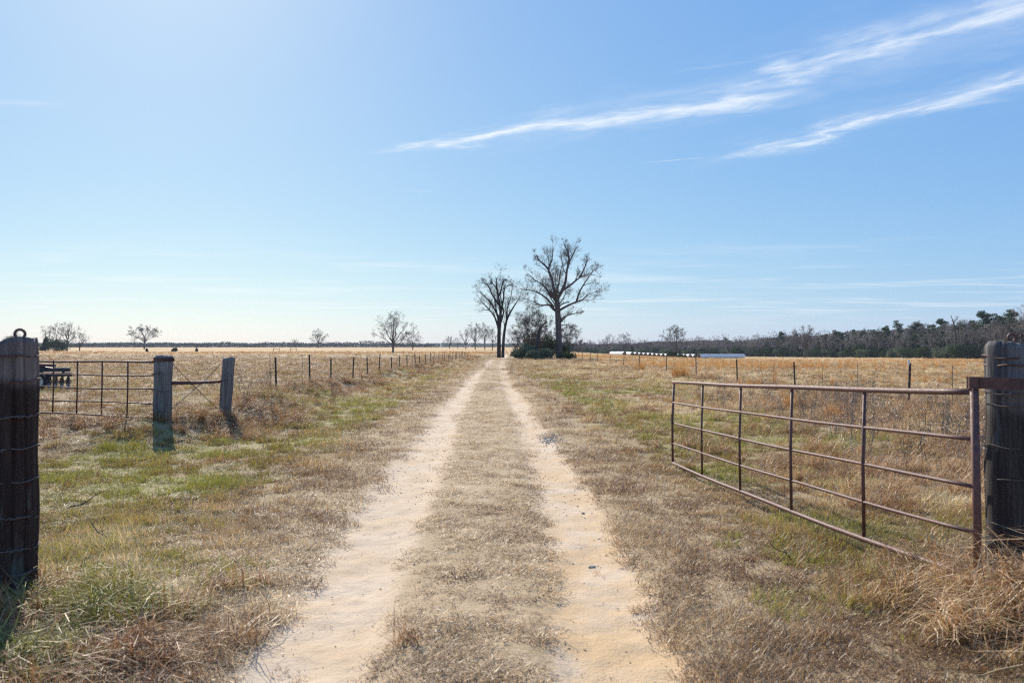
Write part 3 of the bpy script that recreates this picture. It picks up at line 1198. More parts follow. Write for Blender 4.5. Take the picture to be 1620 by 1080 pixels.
xA = gx(884, YA)
zA = T(xA, YA)
base_py = HY + (EYE - zA) / YA * F
rA = (884, base_py)
LA = [([(742, 945), (738, 800), (733, 650), (728, 560), (725, 495)], 0, .58, .40),
      ([(725, 500), (702, 430), (690, 360), (664, 292), (692, 225), (700, 125)], 1.2, .32, .05),
      ([(668, 300), (640, 265), (600, 225), (578, 185)], 1.6, .2, .05),
      ([(726, 505), (762, 448), (786, 380), (796, 290), (832, 205), (865, 140)], -1.4, .33, .05),
      ([(800, 290), (812, 215), (795, 160), (770, 110)], -.6, .2, .05),
      ([(764, 448), (830, 402), (890, 352), (960, 325), (1020, 335)], 2.0, .22, .03),
      ([(890, 352), (928, 275), (950, 215)], 1.5, .16, .04),
      ([(737, 592), (800, 556), (862, 530), (905, 515), (945, 478), (1010, 460)], -1.8, .22, .03),
      ([(862, 530), (888, 450), (930, 380), (985, 300)], -2.2, .18, .04),
      ([(716, 505), (672, 462), (632, 410), (572, 370), (522, 322)], 1.5, .2, .03),
      ([(713, 592), (672, 552), (605, 556), (560, 532), (490, 508)], -1.6, .19, .03),
      ([(704, 565), (642, 500), (572, 462), (490, 448)], -2.6, .2, .04),
      ([(741, 655), (800, 625), (882, 602)], 1.0, .14, .04),
      ([(742, 700), (800, 690), (870, 740)], -1.0, .1, .03),
      ([(728, 520), (715, 470), (735, 400), (742, 330), (760, 260)], -3.4, .2, .03),
      ([(728, 540), (745, 470), (720, 400), (725, 300)], 3.6, .2, .03),
      ([(730, 560), (760, 520), (790, 470), (800, 420)], 4.0, .15, .03),
      ([(730, 580), (700, 540), (660, 480), (640, 420)], -4.2, .15, .03)]
limbsA = [limb_px(p, g, d, rA, r0, r1, YA) for p, d, r0, r1 in LA]
bare_tree('bare_tree', 'tallest bare tree, right of the lane above the evergreen thicket', 'tree' and (xA, YA, zA), limbsA, g, 1.0, 'bark_dark', 'twig', .2, (14, 8, 8), (.34, .66, .95), rmin=.0105)

YB = 141.0
xB = gx(789, YB)
zB = T(xB, YB)
rB = (789, HY + (EYE - zB) / YB * F)
LB = [([(312, 925), (313, 740), (324, 600), (303, 470), (292, 390), (300, 352)], 0, .38, .05),
      ([(340, 925), (346, 780), (366, 660), (400, 590), (440, 525), (470, 470)], .9, .30, .04),
      ([(366, 660), (372, 570), (396, 500), (402, 440)], .4, .15, .04),
      ([(313, 740), (284, 640), (232, 572), (175, 510)], .8, .2, .04),
      ([(320, 660), (272, 565), (212, 490), (162, 452)], -1.2, .2, .04),
      ([(324, 600), (346, 500), (352, 430), (420, 402)], -1.0, .2, .04),
      ([(318, 560), (260, 470), (230, 400), (190, 390)], 1.4, .18, .04),
      ([(308, 500), (330, 430), (345, 370), (370, 365)], 1.4, .16, .04),
      ([(298, 440), (262, 390), (255, 370)], -1.4, .12, .04),
      ([(314, 700), (345, 610), (325, 500), (335, 440)], -2.8, .18, .04),
      ([(314, 720), (300, 620), (280, 520), (275, 430)], 2.8, .18, .04)]
limbsB = [limb_px(p, g, d, rB, r0, r1, YB) for p, d, r0, r1 in LB]
bare_tree('bare_tree', 'twin-trunked bare tree standing where the lane bends', (xB, YB, zB), limbsB, g, .95, 'bark_dark', 'twig', .22, (14, 8, 8), (.29, .66, .95), rmin=.0095)


def at_px(px, Y):
    x = gx(px, Y)
    return (x, Y, T(x, Y))


ROUND = dict(trunk=.2, n=12, a=.5, c=.52, r=.026)
UPR = dict(trunk=.28, n=9, a=.27, c=.6, r=.018, lo=-.3)
VASE = dict(trunk=.26, n=10, a=.36, c=.64, r=.02, lo=-.1)
FIELD = [
    ('broad round-crowned bare tree alone in the tan left field', 622, 258, 12.9, ROUND, 1.1),
    ('small bare tree right of the broad round-crowned field tree', 653, 420, 10.5, ROUND, .8),
    ('round bare tree far off above the low hedge, left of centre', 504, 760, 17.5, ROUND, .9),
    ('low bare tree beside the far round hedge tree', 467, 800, 9.0, ROUND, .7),
    ('flat-topped bare oak far off between cedar clump and lane', 228, 500, 15.5, dict(ROUND, trunk=.32, a=.62, c=.6, lo=-.1), 1.1),
    ('small thin bare tree left of the flat-topped far oak', 212, 510, 8.0, UPR, .6),
    ('tall bare tree crowning the left cedar clump', 106, 345, 12.6, VASE, 1.0),
    ('narrow bare tree at the left end of the cedar clump', 76, 345, 11.2, UPR, .8),
    ('middle bare tree of the left cedar clump', 90, 350, 11.6, UPR, .8),
    ('lower bare tree at the right end of the cedar clump', 126, 350, 8.8, ROUND, .8),
    ('wide low bare tree left of the lane row, far away', 711, 560, 9.5, ROUND, .8),
    ('little bare tree next to the wide low one', 724, 540, 8.0, UPR, .6),
    ('pollarded bare tree, first of the row left of the lane', 737, 480, 12.2, VASE, .7),
    ('bare row tree with full crown, second left of the lane', 752, 450, 15.0, VASE, .9),
    ('bare row tree, third left of the lane', 767, 440, 15.5, UPR, .9),
    ('bare row tree nearest the twin-trunked tree', 779, 400, 11.5, VASE, .8),
    ('slim bare tree left of the white bales', 963, 400, 10.4, VASE, .8),
    ('slim taller bare tree just left of the white bales', 988, 400, 12.0, VASE, .8),
    ('bare tree with bushy foot among the white bales', 1069, 262, 11.0, VASE, 1.2),
    ('gnarled bare oak in front of the right woodland', 1273, 318, 13.2, dict(ROUND, r=.034, trunk=.33, a=.52, c=.6), 1.0),
]
for k, (lab, px, Y, H, form, dens) in enumerate(FIELD):
    gg = random.Random(100 + k)
    L = auto_limbs(gg, H, form)
    bare_tree('bare_tree', lab, at_px(px, Y), L, gg, dens, 'bark_dark' if k in (0, 19) else 'bark', 'twig', .10, (10, 7, 7), (.34, .62, .9), rmin=max(.013, Y * .55e-4))


def leaf_cloud(blobs, n, size, g, flat=.5):
    """many small leaf quads on and in a set of ellipsoid lumps (centre, radii)"""
    w = np.array([b[1][0] * b[1][2] for b in blobs])
    pick = g.choice(len(blobs), n, p=w / w.sum())
    c = np.array([b[0] for b in blobs])[pick]
    r = np.array([b[1] for b in blobs])[pick]
    d = g.normal(size=(n, 3))
    d /= np.linalg.norm(d, axis=1)[:, None]
    rad = g.uniform(.25, 1, n) ** .4 * (1 + .22 * g.normal(size=n) * .6)
    p = c + d * r * rad[:, None]
    a = g.normal(size=(n, 3))
    a /= np.linalg.norm(a, axis=1)[:, None]
    b = np.cross(a, d + .6 * g.normal(size=(n, 3)))
    b /= np.linalg.norm(b, axis=1)[:, None] + 1e-9
    s = size * g.uniform(.6, 1.5, n)[:, None]
    v = np.stack([p - a * s, p + b * s * flat, p + a * s, p - b * s * flat], 1).reshape(-1, 3)
    f = np.arange(4 * n).reshape(-1, 4)
    return v, f


def bush(name, label, loc, w, h, n, m, size, seed, group=None, cat='shrub', lumps=14, cone=False):
    g2 = np.random.default_rng(seed)
    root = thing(name, label, cat, loc, group)
    bl = []
    for k in range(lumps):
        if cone:
            t = g2.uniform(0, 1)
            rr = w * .5 * (1 - t * .85)
            a = g2.uniform(0, 6.28)
            q = rr * .55 * g2.uniform(.2, 1)
            bl.append(((q * math.cos(a), q * math.sin(a), h * (.1 + .85 * t)), (rr * .55 + .1, rr * .55 + .1, h * .13)))
        else:
            a = g2.uniform(0, 6.28)
            q = w * .33 * math.sqrt(g2.uniform(0, 1))
            zz = h * g2.uniform(.2, .78 - .3 * (q / (w * .5)))
            s_ = g2.uniform(.16, .28)
            bl.append(((q * math.cos(a), q * math.sin(a), zz), (w * s_, w * s_, h * s_)))
    v, f = leaf_cloud(bl, n, size, g2)
    v[:, 2] = np.maximum(v[:, 2], .02)
    np_mesh('foliage', v, f, M[m], root)
    mb = MB()
    for k in range(5):
        a = k * 1.3
        mb.tube([(.1 * math.cos(a), .1 * math.sin(a), -.1), (w * .12 * math.cos(a), w * .12 * math.sin(a), h * .35), (w * .2 * math.cos(a), w * .2 * math.sin(a), h * .7)], [.06, .04, .015], 5)
    mb.build('stem', M['bark'], root)
    return root


# thicket round the tall tree
TH = [('rounded grey-green evergreen bush at the left of the thicket', 823, 128, 3.4, 2.7, 'privet', 2600),
      ('tall rounded grey-green bush in the thicket by the lane bend', 835, 129, 3.2, 3.2, 'privet', 2600),
      ('small low evergreen bush at the front of the thicket', 842, 124, 2.4, 1.7, 'privet', 1800),
      ('leafy grey bush in the middle of the thicket', 858, 127, 3.2, 2.1, 'privet', 2200),
      ('dark evergreen bush against the tall trunk', 872, 130, 3.6, 4.3, 'cedar', 2600),
      ('dark vine-clad bush behind the tall trunk', 890, 135, 3.4, 3.6, 'cedar', 2200),
      ('low dark bush right of the tall trunk at the fence', 898, 127, 3.0, 1.4, 'cedar', 1400)]
for k, (lab, px, Y, w, h, m, n) in enumerate(TH):
    bush('evergreen_bush', lab, at_px(px, Y), w, h, n, m, .12, 300 + k)
bush('withered_shrub', 'brown withered shrub heap behind the thicket bushes', at_px(848, 138), 8.0, 5.6, 4200, 'brown_leaf', .10, 320)
for k, (lab, px, Y, H, form, dens) in enumerate([
        ('bare many-stemmed tree rising out of the thicket', 836, 140, 8.6, dict(trunk=.1, n=11, a=.36, c=.5, r=.016), 1.3),
        ('dense bare sapling between thicket and tall tree', 852, 139, 8.0, dict(trunk=.12, n=11, a=.36, c=.5, r=.016), 1.2),
        ('low twiggy bare sapling right of the tall trunk', 900, 136, 6.0, dict(trunk=.1, n=11, a=.42, c=.45, r=.014), 1.2),
        ('short thin bare sapling at the left end of the thicket', 816, 136, 4.8, dict(trunk=.2, n=8, a=.3, c=.6, r=.02), .9)]):
    gg = random.Random(400 + k)
    bare_tree('bare_sapling', lab, at_px(px, Y), auto_limbs(gg, H, form), gg, dens, 'bark', 'twig_red', .2, (10, 7, 7), (.36, .62, .9), rmin=.010)
# broken trunk
st = thing('broken_snag', 'broken leaning snag sticking out of the thicket', 'tree', at_px(847, 134))
mb = MB()
mb.tube(smooth_line([(0, 0, -.2), (.2, 0, 2.5), (.5, 0, 4.2), (1.1, .1, 5.6), (2.0, .1, 6.3)], 3), [.34 - .018 * k for k in range(13)], 8)
mb.tube([(.55, 0, 4.4), (.75, -.2, 5.4), (.9, -.2, 5.9)], [.18, .12, .03], 6)
mb.build('trunk', M['bark_dark'], st, True)
bush('bush_at_bales', 'dark bush at the foot of the bare tree among the bales', at_px(1063, 256), 3.2, 2.8, 1600, 'cedar', .2, 330)
bush('bush_at_bales', 'lower dark bush right of the tree among the bales', at_px(1076, 257), 2.6, 1.7, 1200, 'cedar', .2, 331)

for k, (lab, px, Y, w, h) in enumerate([
        ('dark cedar behind the top of the thick left post', 24, 300, 9.5, 7.6),
        ('low dark cedar in the left clump under the bare trees', 88, 338, 9.5, 6.4),
        ('small dark cedar at the left end of the clump', 72, 338, 5.5, 6.0),
        ('little round cedar alone in the left field', 232, 300, 1.3, 1.5),
        ('widest of the three little cedars in the left field', 277, 310, 2.6, 1.8),
        ('rightmost little round cedar in the left field', 311, 315, 1.5, 1.5),
        ('cedar at the right woodland edge left of the bales', 1000, 395, 3.4, 5.2)]):
    bush('cedar', lab, at_px(px, Y), w, h, int(1100 + 380 * w), 'cedar', .16 if Y < 320 else .22, 340 + k, cat='tree', lumps=22, cone=(k not in (0, 1, 4)))


# --- the woodland along the right field
def proto_pine(seed, H):
    g2 = np.random.default_rng(seed)
    root = thing('pine_tree', 'x', 'tree')
    mb = MB()
    mb.tube([(0, 0, -.4), (.1, 0, H * .5), (.0, .1, H)], [.17, .12, .03], 7)
    mb.build('trunk', M['bark_dark'], root)
    bl = []
    mb = MB()
    for k in range(34):
        t = g2.uniform(.36, 1.0)
        a = g2.uniform(0, 6.28)
        q = H * .21 * (1.05 - .72 * ((t - .36) / .64)) * g2.uniform(.35, 1)
        c = (q * math.cos(a), q * math.sin(a), H * t + .1)
        bl.append((c, (H * .075, H * .075, H * .04)))
        mb.tube([(0, 0, H * t - q * .35), c], [.05, .015], 4)
    v, f = leaf_cloud(bl, 3600, .2, g2, .4)
    c = np_mesh('crown', v, f, M['pine'], root)
    mb.build('branch', M['bark_dark'], root)
    return root


def proto_bare(seed, H, form, twig, name='bare_tree'):
    gg = random.Random(seed)
    L = auto_limbs(gg, H, form)
    return bare_tree(name, 'x', (0, 0, 0), L, gg, .9, 'bark_pale', twig, .22, (9, 7, 6), (.36, .62, .9), rmin=.02)


WPX = [880, 1000, 1100, 1200, 1300, 1400, 1500, 1620, 1760]
WY = [560, 480, 430, 375, 330, 290, 255, 225, 200]
NARROW = dict(trunk=.3, n=9, a=.27, c=.6, r=.013)
protos = dict(
    bare=[proto_bare(500 + k, 10.5, dict(NARROW, n=8 + k % 3, trunk=.18 + .05 * k, a=.23 + .03 * k), ('twig_pale', 'twig_pale', 'twig_red', 'twig_pale', 'twig')[k]) for k in range(5)],
    pine=[proto_pine(520 + k, 13) for k in range(3)],
    ever=[bush('evergreen_bush', 'x', (0, 0, 0), 4.6, 4.4, 1500, ('cedar', 'privet', 'cedar')[k], .2, 540 + k, cat='shrub', lumps=16) for k in range(3)],
)
used = {}
gw = random.Random(77)
ORD = ['first', 'second', 'third', 'fourth', 'fifth', 'sixth', 'seventh', 'eighth', 'ninth', 'tenth', 'eleventh', 'twelfth', 'thirteenth', 'fourteenth', 'fifteenth', 'sixteenth', 'seventeenth', 'eighteenth', 'nineteenth', 'twentieth']


def put(kind, px, dY, label, group, s):
    Y = float(np.interp(px, WPX, WY)) + dY
    pr = gw.choice(protos[kind])
    loc = at_px(px, Y)
    if id(pr) not in used:
        used[id(pr)] = 1
        pr.location = loc
        pr.rotation_euler = (0, 0, gw.uniform(0, 6.28))
        pr.scale = (s, s, s)
        tag(pr, label, None, group)
    else:
        dup(pr, label, loc, gw.uniform(0, 6.28), s, group)


px = 890.0
while px < 1690:
    Y = float(np.interp(px, WPX, WY))
    hs = float(np.interp(px, [890, 1100, 1250, 1400, 1500, 1620], [.85, .95, 1.0, 1.0, 1.1, 1.35]))
    put('bare', px + gw.uniform(-2, 2), gw.uniform(0, 6), 'slender grey bare tree in the front of the right woodland', 'bare trees at the front of the right woodland', hs * gw.uniform(.7, 1.0))
    put('bare', px + gw.uniform(-6, 6), gw.uniform(10, 24), 'grey bare tree deeper in the right woodland', 'bare trees deeper in the right woodland', hs * gw.uniform(.9, 1.18))
    px += 3600 / Y * .9
for kp, px in enumerate((925, 1148, 1236, 1262, 1322, 1330, 1352, 1365, 1385, 1402, 1420, 1444, 1452, 1470, 1490, 1540, 1556, 1578, 1600)):
    s = float(np.interp(px, [900, 1300, 1360, 1450, 1500, 1620], [.75, .9, .95, 1.05, 1.12, 1.3])) * gw.uniform(.82, 1.05)
    put('pine', px, gw.uniform(8, 22), ORD[kp] + ' dark green pine from the left above the right woodland', 'pines in the right woodland', s)
px = 1180.0
while px < 1690:
    s = float(np.interp(px, [1180, 1400, 1500, 1620], [.62, .74, .82, 1.0])) * gw.uniform(.85, 1.1)
    put('pine', px, gw.uniform(3, 16), 'lower dark pine merging into the crowns of the right woodland', 'lower pines in the right woodland', s)
    px += gw.uniform(9, 24)
px = 900.0
while px < 1690:
    Y = float(np.interp(px, WPX, WY))
    k = gw.random()
    put('ever', px, gw.uniform(-3, 3), 'dark evergreen bush at the foot of the right woodland', 'evergreen bushes along the right woodland edge', gw.uniform(.7, 1.45))
    px += gw.uniform(7, 20)
for k, (px, lab) in enumerate([(1364, 'pale grey-green bush standing out at the woodland edge'), (1514, 'dark round evergreen bush below the dead snag')]):
    Y = float(np.interp(px, WPX, WY)) - 6
    bush('evergreen_bush', lab, at_px(px, Y), 5.2, 4.2 + .6 * k, 2000, ('privet', 'cedar')[k], .2, 560 + k)
# dead snag
Y = 248
sn = thing('dead_tree', 'dead snag with few limbs above the right woodland', 'tree', at_px(1511, Y))
mb = MB()
for pts, r0 in [([(0, 0, -.3), (.2, 0, 6), (.0, 0, 9.5), (-.5, 0, 11.5), (-1.3, 0, 13.8)], .36), ([(.1, 0, 8.5), (-1.4, .2, 10.5), (-2.4, .2, 11.6)], .15), ([(0, 0, 9.0), (.6, -.2, 10.2), (.5, 0, 11.2)], .12), ([(.1, 0, 6.5), (1.0, 0, 7.4)], .12), ([(-.4, 0, 11.3), (-.9, .2, 11.9), (-1.7, .1, 12.2)], .08), ([(.1, 0, 5), (-.9, 0, 5.7)], .12)]:
    q = smooth_line(pts, 2)
    mb.tube(q, [r0 * (1 - .8 * i / (len(q) - 1)) for i in range(len(q))], 6)
mb.build('trunk', M['bark_dark'], sn, True)


def wood_mass(name, label, pts, h0, h1, n, m, size, seed, thick=12, rise=(1, 1, 1)):
    """far wood that reads as one mass: leaf and twig flakes in a lumpy band"""
    g2 = np.random.default_rng(seed)
    P = np.array(pts)
    seg = np.hypot(*(P[1:] - P[:-1]).T)
    cs = np.concatenate([[0], np.cumsum(seg)])
    t = g2.uniform(0, cs[-1], n)
    x, y = np.interp(t, cs, P[:, 0]), np.interp(t, cs, P[:, 1]) + g2.uniform(0, thick, n)
    top = h0 + (h1 - h0) * (vnoise(t, t * 0, 1 / 16., seed) * .5 + vnoise(t, t * 0, 1 / 5., seed + 1) * .35 + .15 * vnoise(t, t * 0, 1 / 60., seed + 2))
    top = top * np.interp(t / cs[-1], [0, .5, 1], rise)
    z = terr(x, y) + top * g2.uniform(0, 1, n) ** .8
    c = np.stack([x, y, z], 1)
    a = g2.normal(size=(n, 3))
    a /= np.linalg.norm(a, axis=1)[:, None]
    b = np.cross(a, g2.normal(size=(n, 3)))
    b /= np.linalg.norm(b, axis=1)[:, None]
    s = size * g2.uniform(.5, 1.5, n)[:, None]
    v = np.stack([c - a * s, c + b * s * .5, c + a * s, c - b * s * .5], 1).reshape(-1, 3)
    o = np_mesh(name, v, np.arange(4 * n).reshape(-1, 4), M[m])
    tag(o, label, 'woodland', kind='stuff')


wl = [(gx(p, y + 14), y + 14) for p, y in zip(WPX, WY)]
wood_mass('undergrowth', 'dark twiggy undergrowth filling the right woodland', wl, 2.5, 7.5, 60000, 'green_mass', .34, 601, 18, (.8, 1.0, 1.25))
wl2 = [(gx(p, y + 40), y + 40) for p, y in zip(WPX, WY)]
wood_mass('woodland', 'dim trees packed behind the right woodland edge', wl2, 7.0, 11.0, 70000, 'twig_mass', .42, 602, 30, (.8, 1.0, 1.4))
wood_mass('distant_woods', 'low blue band of distant woods behind the left field', [(-1250, 1500), (-700, 1500), (-200, 1600), (60, 1650)], 9, 15, 26000, 'cedar', 1.7, 603, 60)
wood_mass('far_hedge', 'low scrubby hedge line beyond the left field', [(-640, 880), (-330, 880), (-170, 900), (-90, 930)], 1.5, 8.0, 9000, 'twig_mass', .8, 604, 20)
wood_mass('distant_woods', 'dark strip of distant woods right of the lane', [(10, 640), (60, 620), (90, 590)], 5, 11, 7000, 'twig_mass', .7, 605, 30)


# ------------------------------------------------------------------ wrapped bales
def bale_row(label, front, ang, n, r=.78, L=1.3, group='wrapped bale rows'):
    x, y = front
    root = thing('bale_row', label, 'hay bales', (x, y, T(x, y)), group, ang)
    v, ns = [], 22
    th = np.linspace(0, 2 * np.pi, ns, endpoint=False)
    prof = []
    for k in range(n):
        for q, rr in ((.0, .955), (.12, .995), (.5, 1.0), (.88, .995)):
            prof.append(((k + q) * L, rr * r))
    prof.append((n * L, r * .95))
    for (d, rr) in prof:
        v.append(np.stack([rr * np.cos(th), np.full(ns, d), r * .98 + rr * np.sin(th) * .98], 1))
    v = np.concatenate(v)
    i = np.arange(len(prof) * ns).reshape(len(prof), ns)
    j = np.roll(i, -1, 1)
    f = np.stack([i[:-1], j[:-1], j[1:], i[1:]], -1).reshape(-1, 4)
    np_mesh('plastic_wrap', v, f, M['wrap'], root, True)
    for d, s_ in ((.05, -1), (n * L - .05, 1)):
        mb = MB()
        vs_ = [(0, d + .06 * s_, r)]
        for rr in (.5, .96):
            for a in th:
                vs_.append((rr * r * math.cos(a), d + .03 * s_ * (1 - rr) + .02 * math.sin(a * 5) * rr * 0, r * .98 + rr * r * math.sin(a) * .97))
        fs_ = [(0, 1 + k, 1 + (k + 1) % ns) for k in range(ns)] + [(1 + k, 1 + ns + k, 1 + ns + (k + 1) % ns, 1 + (k + 1) % ns) for k in range(ns)]
        mb.add(vs_, fs_)
        mb.build('hay_face', M['hay'], root)
    return root


BY = 262.0
ends = [988, 1000.5, 1007.5, 1014.3, 1021, 1028, 1035, 1042, 1049, 1056, 1063, 1070, 1077, 1084, 1092, 1100]
for k, p in enumerate(ends):
    lab = ORD[k] + ' white-wrapped bale tube from the left in the row with hay ends'
    if k == 0:
        lab = 'leftmost white-wrapped bale tube, set apart by a gap'
    elif k == len(ends) - 1:
        lab = 'rightmost white-wrapped bale tube with its round hay end facing the lane'
    bale_row(lab, (gx(p, BY + k * .4), BY + k * .4), R(12), 10)
for k in range(3):
    bale_row(['front long white bale tube lying lengthwise at the right', 'middle long white bale tube lying lengthwise at the right', 'rear long white bale tube lying lengthwise at the right'][k],
             (gx(1106, 268 + 3 * k), 268 + 3.2 * k), R(-62), 14 + k)


# ------------------------------------------------------------------ grass: tufts scattered over the ground
def tuft(name, n, rad, l0, l1, wid, lean, curl, m, seed, seg=3, droop=.0):
    g2 = np.random.default_rng(seed)
    vs_, fs_ = [], []
    for k in range(n):
        a, q = g2.uniform(0, 6.283), rad * math.sqrt(g2.uniform())
        p = np.array([q * math.cos(a), q * math.sin(a), -.005])
        az = g2.uniform(0, 6.283)
        ln = g2.uniform(l0, l1)
        el = math.pi / 2 - abs(g2.normal(0, lean))
        w = wid * g2.uniform(.6, 1.4)
        sd = np.array([-math.sin(az + g2.uniform(-.8, .8)), math.cos(az), 0])
        o = len(vs_)
        for s_ in range(seg + 1):
            t = s_ / seg
            ww = w * (1 - t) ** .7
            if s_ < seg:
                vs_ += [p - sd * ww / 2, p + sd * ww / 2]
            else:
                vs_.append(p)
            el -= curl * g2.uniform(.3, 1.5) / seg * (1 + droop * t)
            p = p + np.array([math.cos(az) * math.cos(el), math.sin(az) * math.cos(el), math.sin(el)]) * ln / seg
            p[2] = max(p[2], .003)
            az += g2.normal(0, .25)
        for s_ in range(seg - 1):
            fs_.append((o + 2 * s_, o + 2 * s_ + 1, o + 2 * s_ + 3, o + 2 * s_ + 2))
        fs_.append((o + 2 * seg - 2, o + 2 * seg - 1, o + 2 * seg))
    me = bpy.data.meshes.new(name)
    me.from_pydata([tuple(v) for v in vs_], [], fs_)
    me.materials.append(m)
    return bpy.data.objects.new(name, me)


def weed_proto(name, m, seed):
    g2 = random.Random(seed)
    mb = MB()
    for s_ in range(4):
        b = Vector((g2.uniform(-.08, .08), g2.uniform(-.08, .08), 0))
        top = b + Vector((g2.uniform(-.15, .15), g2.uniform(-.15, .15), g2.uniform(.45, .85)))
        mid = b.lerp(top, .5) + Vector((g2.uniform(-.03, .03), g2.uniform(-.03, .03), 0))
        mb.tube([b, mid, top], [.004, .003, .002], 3, caps=False)
        for k in range(7):
            t = .45 + .55 * k / 6
            p = b.lerp(top, t)
            a = g2.uniform(0, 6.28)
            e = p + Vector((math.cos(a) * .07, math.sin(a) * .07, .06)) * g2.uniform(.5, 1.3)
            mb.tube([p, e], [.0022, .0015], 3, caps=False)
            for q in range(3):
                c = e + Vector((g2.gauss(0, .012), g2.gauss(0, .012), g2.gauss(0, .012)))
                d = Vector((g2.gauss(0, 1), g2.gauss(0, 1), g2.gauss(0, 1))).normalized() * .014
                d2 = d.orthogonal().normalized() * .009
                mb.add([c - d, c + d2, c + d, c - d2], [(0, 1, 2, 3)])
    me = bpy.data.meshes.new(name)
    me.from_pydata(mb.v, [], mb.f)
    me.materials.append(m)
    return bpy.data.objects.new(name, me)


def proto_col(name, objs):
    c = bpy.data.collections.new(name)
    for o in objs:
        c.objects.link(o)
    return c


def scatter(name, label, cat, pts, rot, scl, idx, hue, grn, coll):
    n = len(pts)
    me = bpy.data.meshes.new(name)
    me.vertices.add(n)
    me.vertices.foreach_set('co', np.asarray(pts, np.float32).ravel())
    for k, a, typ in (('rot', rot, 'FLOAT_VECTOR'), ('scl', scl, 'FLOAT_VECTOR'), ('hue', hue, 'FLOAT'), ('grn', grn, 'FLOAT')):
        at = me.attributes.new(k, typ, 'POINT')
        at.data.foreach_set('vector' if typ == 'FLOAT_VECTOR' else 'value', np.asarray(a, np.float32).ravel())
    at = me.attributes.new('idx', 'INT', 'POINT')
    at.data.foreach_set('value', np.asarray(idx, np.int32))
    o = bpy.data.objects.new(name, me)
    COL.objects.link(o)
    tree = bpy.data.node_groups.new(name + '_scatter', 'GeometryNodeTree')
    tree.interface.new_socket('Geometry', in_out='INPUT', socket_type='NodeSocketGeometry')
    tree.interface.new_socket('Geometry', in_out='OUTPUT', socket_type='NodeSocketGeometry')
    nn, ll = tree.nodes, tree.links
    gi, go = nn.new('NodeGroupInput'), nn.new('NodeGroupOutput')
    m2p = nn.new('GeometryNodeMeshToPoints')
    iop = nn.new('GeometryNodeInstanceOnPoints')
    ci = nn.new('GeometryNodeCollectionInfo')
    ci.inputs[0].default_value = coll
    ci.inputs['Separate Children'].default_value = True
    ci.inputs['Reset Children'].default_value = True
    ll.new(gi.outputs[0], m2p.inputs[0])
    ll.new(m2p.outputs[0], iop.inputs['Points'])
    ll.new(ci.outputs[0], iop.inputs['Instance'])
    iop.inputs['Pick Instance'].default_value = True
    for nm, typ, sock in (('idx', 'INT', 'Instance Index'), ('rot', 'FLOAT_VECTOR', 'Rotation'), ('scl', 'FLOAT_VECTOR', 'Scale')):
        a = nn.new('GeometryNodeInputNamedAttribute')
        a.data_type = typ
        a.inputs[0].default_value = nm
        ll.new(a.outputs[0], iop.inputs[sock])
    ll.new(iop.outputs[0], go.inputs[0])
    md = o.modifiers.new('scatter', 'NODES')
    md.node_group = tree
    tag(o, label, cat, kind='stuff')
    return o


def wedge(y0, y1, dens):
    """random points in the part of the ground the camera (and one a step aside) can see"""
    wmax = .66 * y1 + 3.0
    n = int((y1 - y0) * 2 * wmax * dens)
    y = rng.uniform(y0, y1, n)
    x = rng.uniform(-wmax, wmax, n)
    k = np.abs(x) < .66 * y + 3.0
    return x[k], y[k]


class Bag:
    def __init__(s):
        s.p, s.r, s.s, s.i, s.h, s.g = [], [], [], [], [], []

    def add(s, x, y, scl, nidx, hue, grn, tilt=.12, zs=1.0, dz=0.0):
        n = len(x)
        if not n:
            return
        s.p.append(np.stack([x, y, terr(x, y) + dz], 1))
        s.r.append(np.stack([rng.normal(0, tilt, n), rng.normal(0, tilt, n), rng.uniform(0, 6.283, n)], 1))
        sc = np.broadcast_to(scl, (n,)) * rng.uniform(.7, 1.35, n)
        s.s.append(np.stack([sc, sc, sc * np.broadcast_to(zs, (n,))], 1))
        s.i.append(rng.integers(0, nidx, n))
        s.h.append(np.broadcast_to(hue, (n,)))
        s.g.append(np.broadcast_to(grn, (n,)))

    def out(s, name, label, cat, coll):
        c = np.concatenate
        return scatter(name, label, cat, c(s.p), c(s.r), c(s.s), c(s.i), c(s.h), c(s.g), coll)


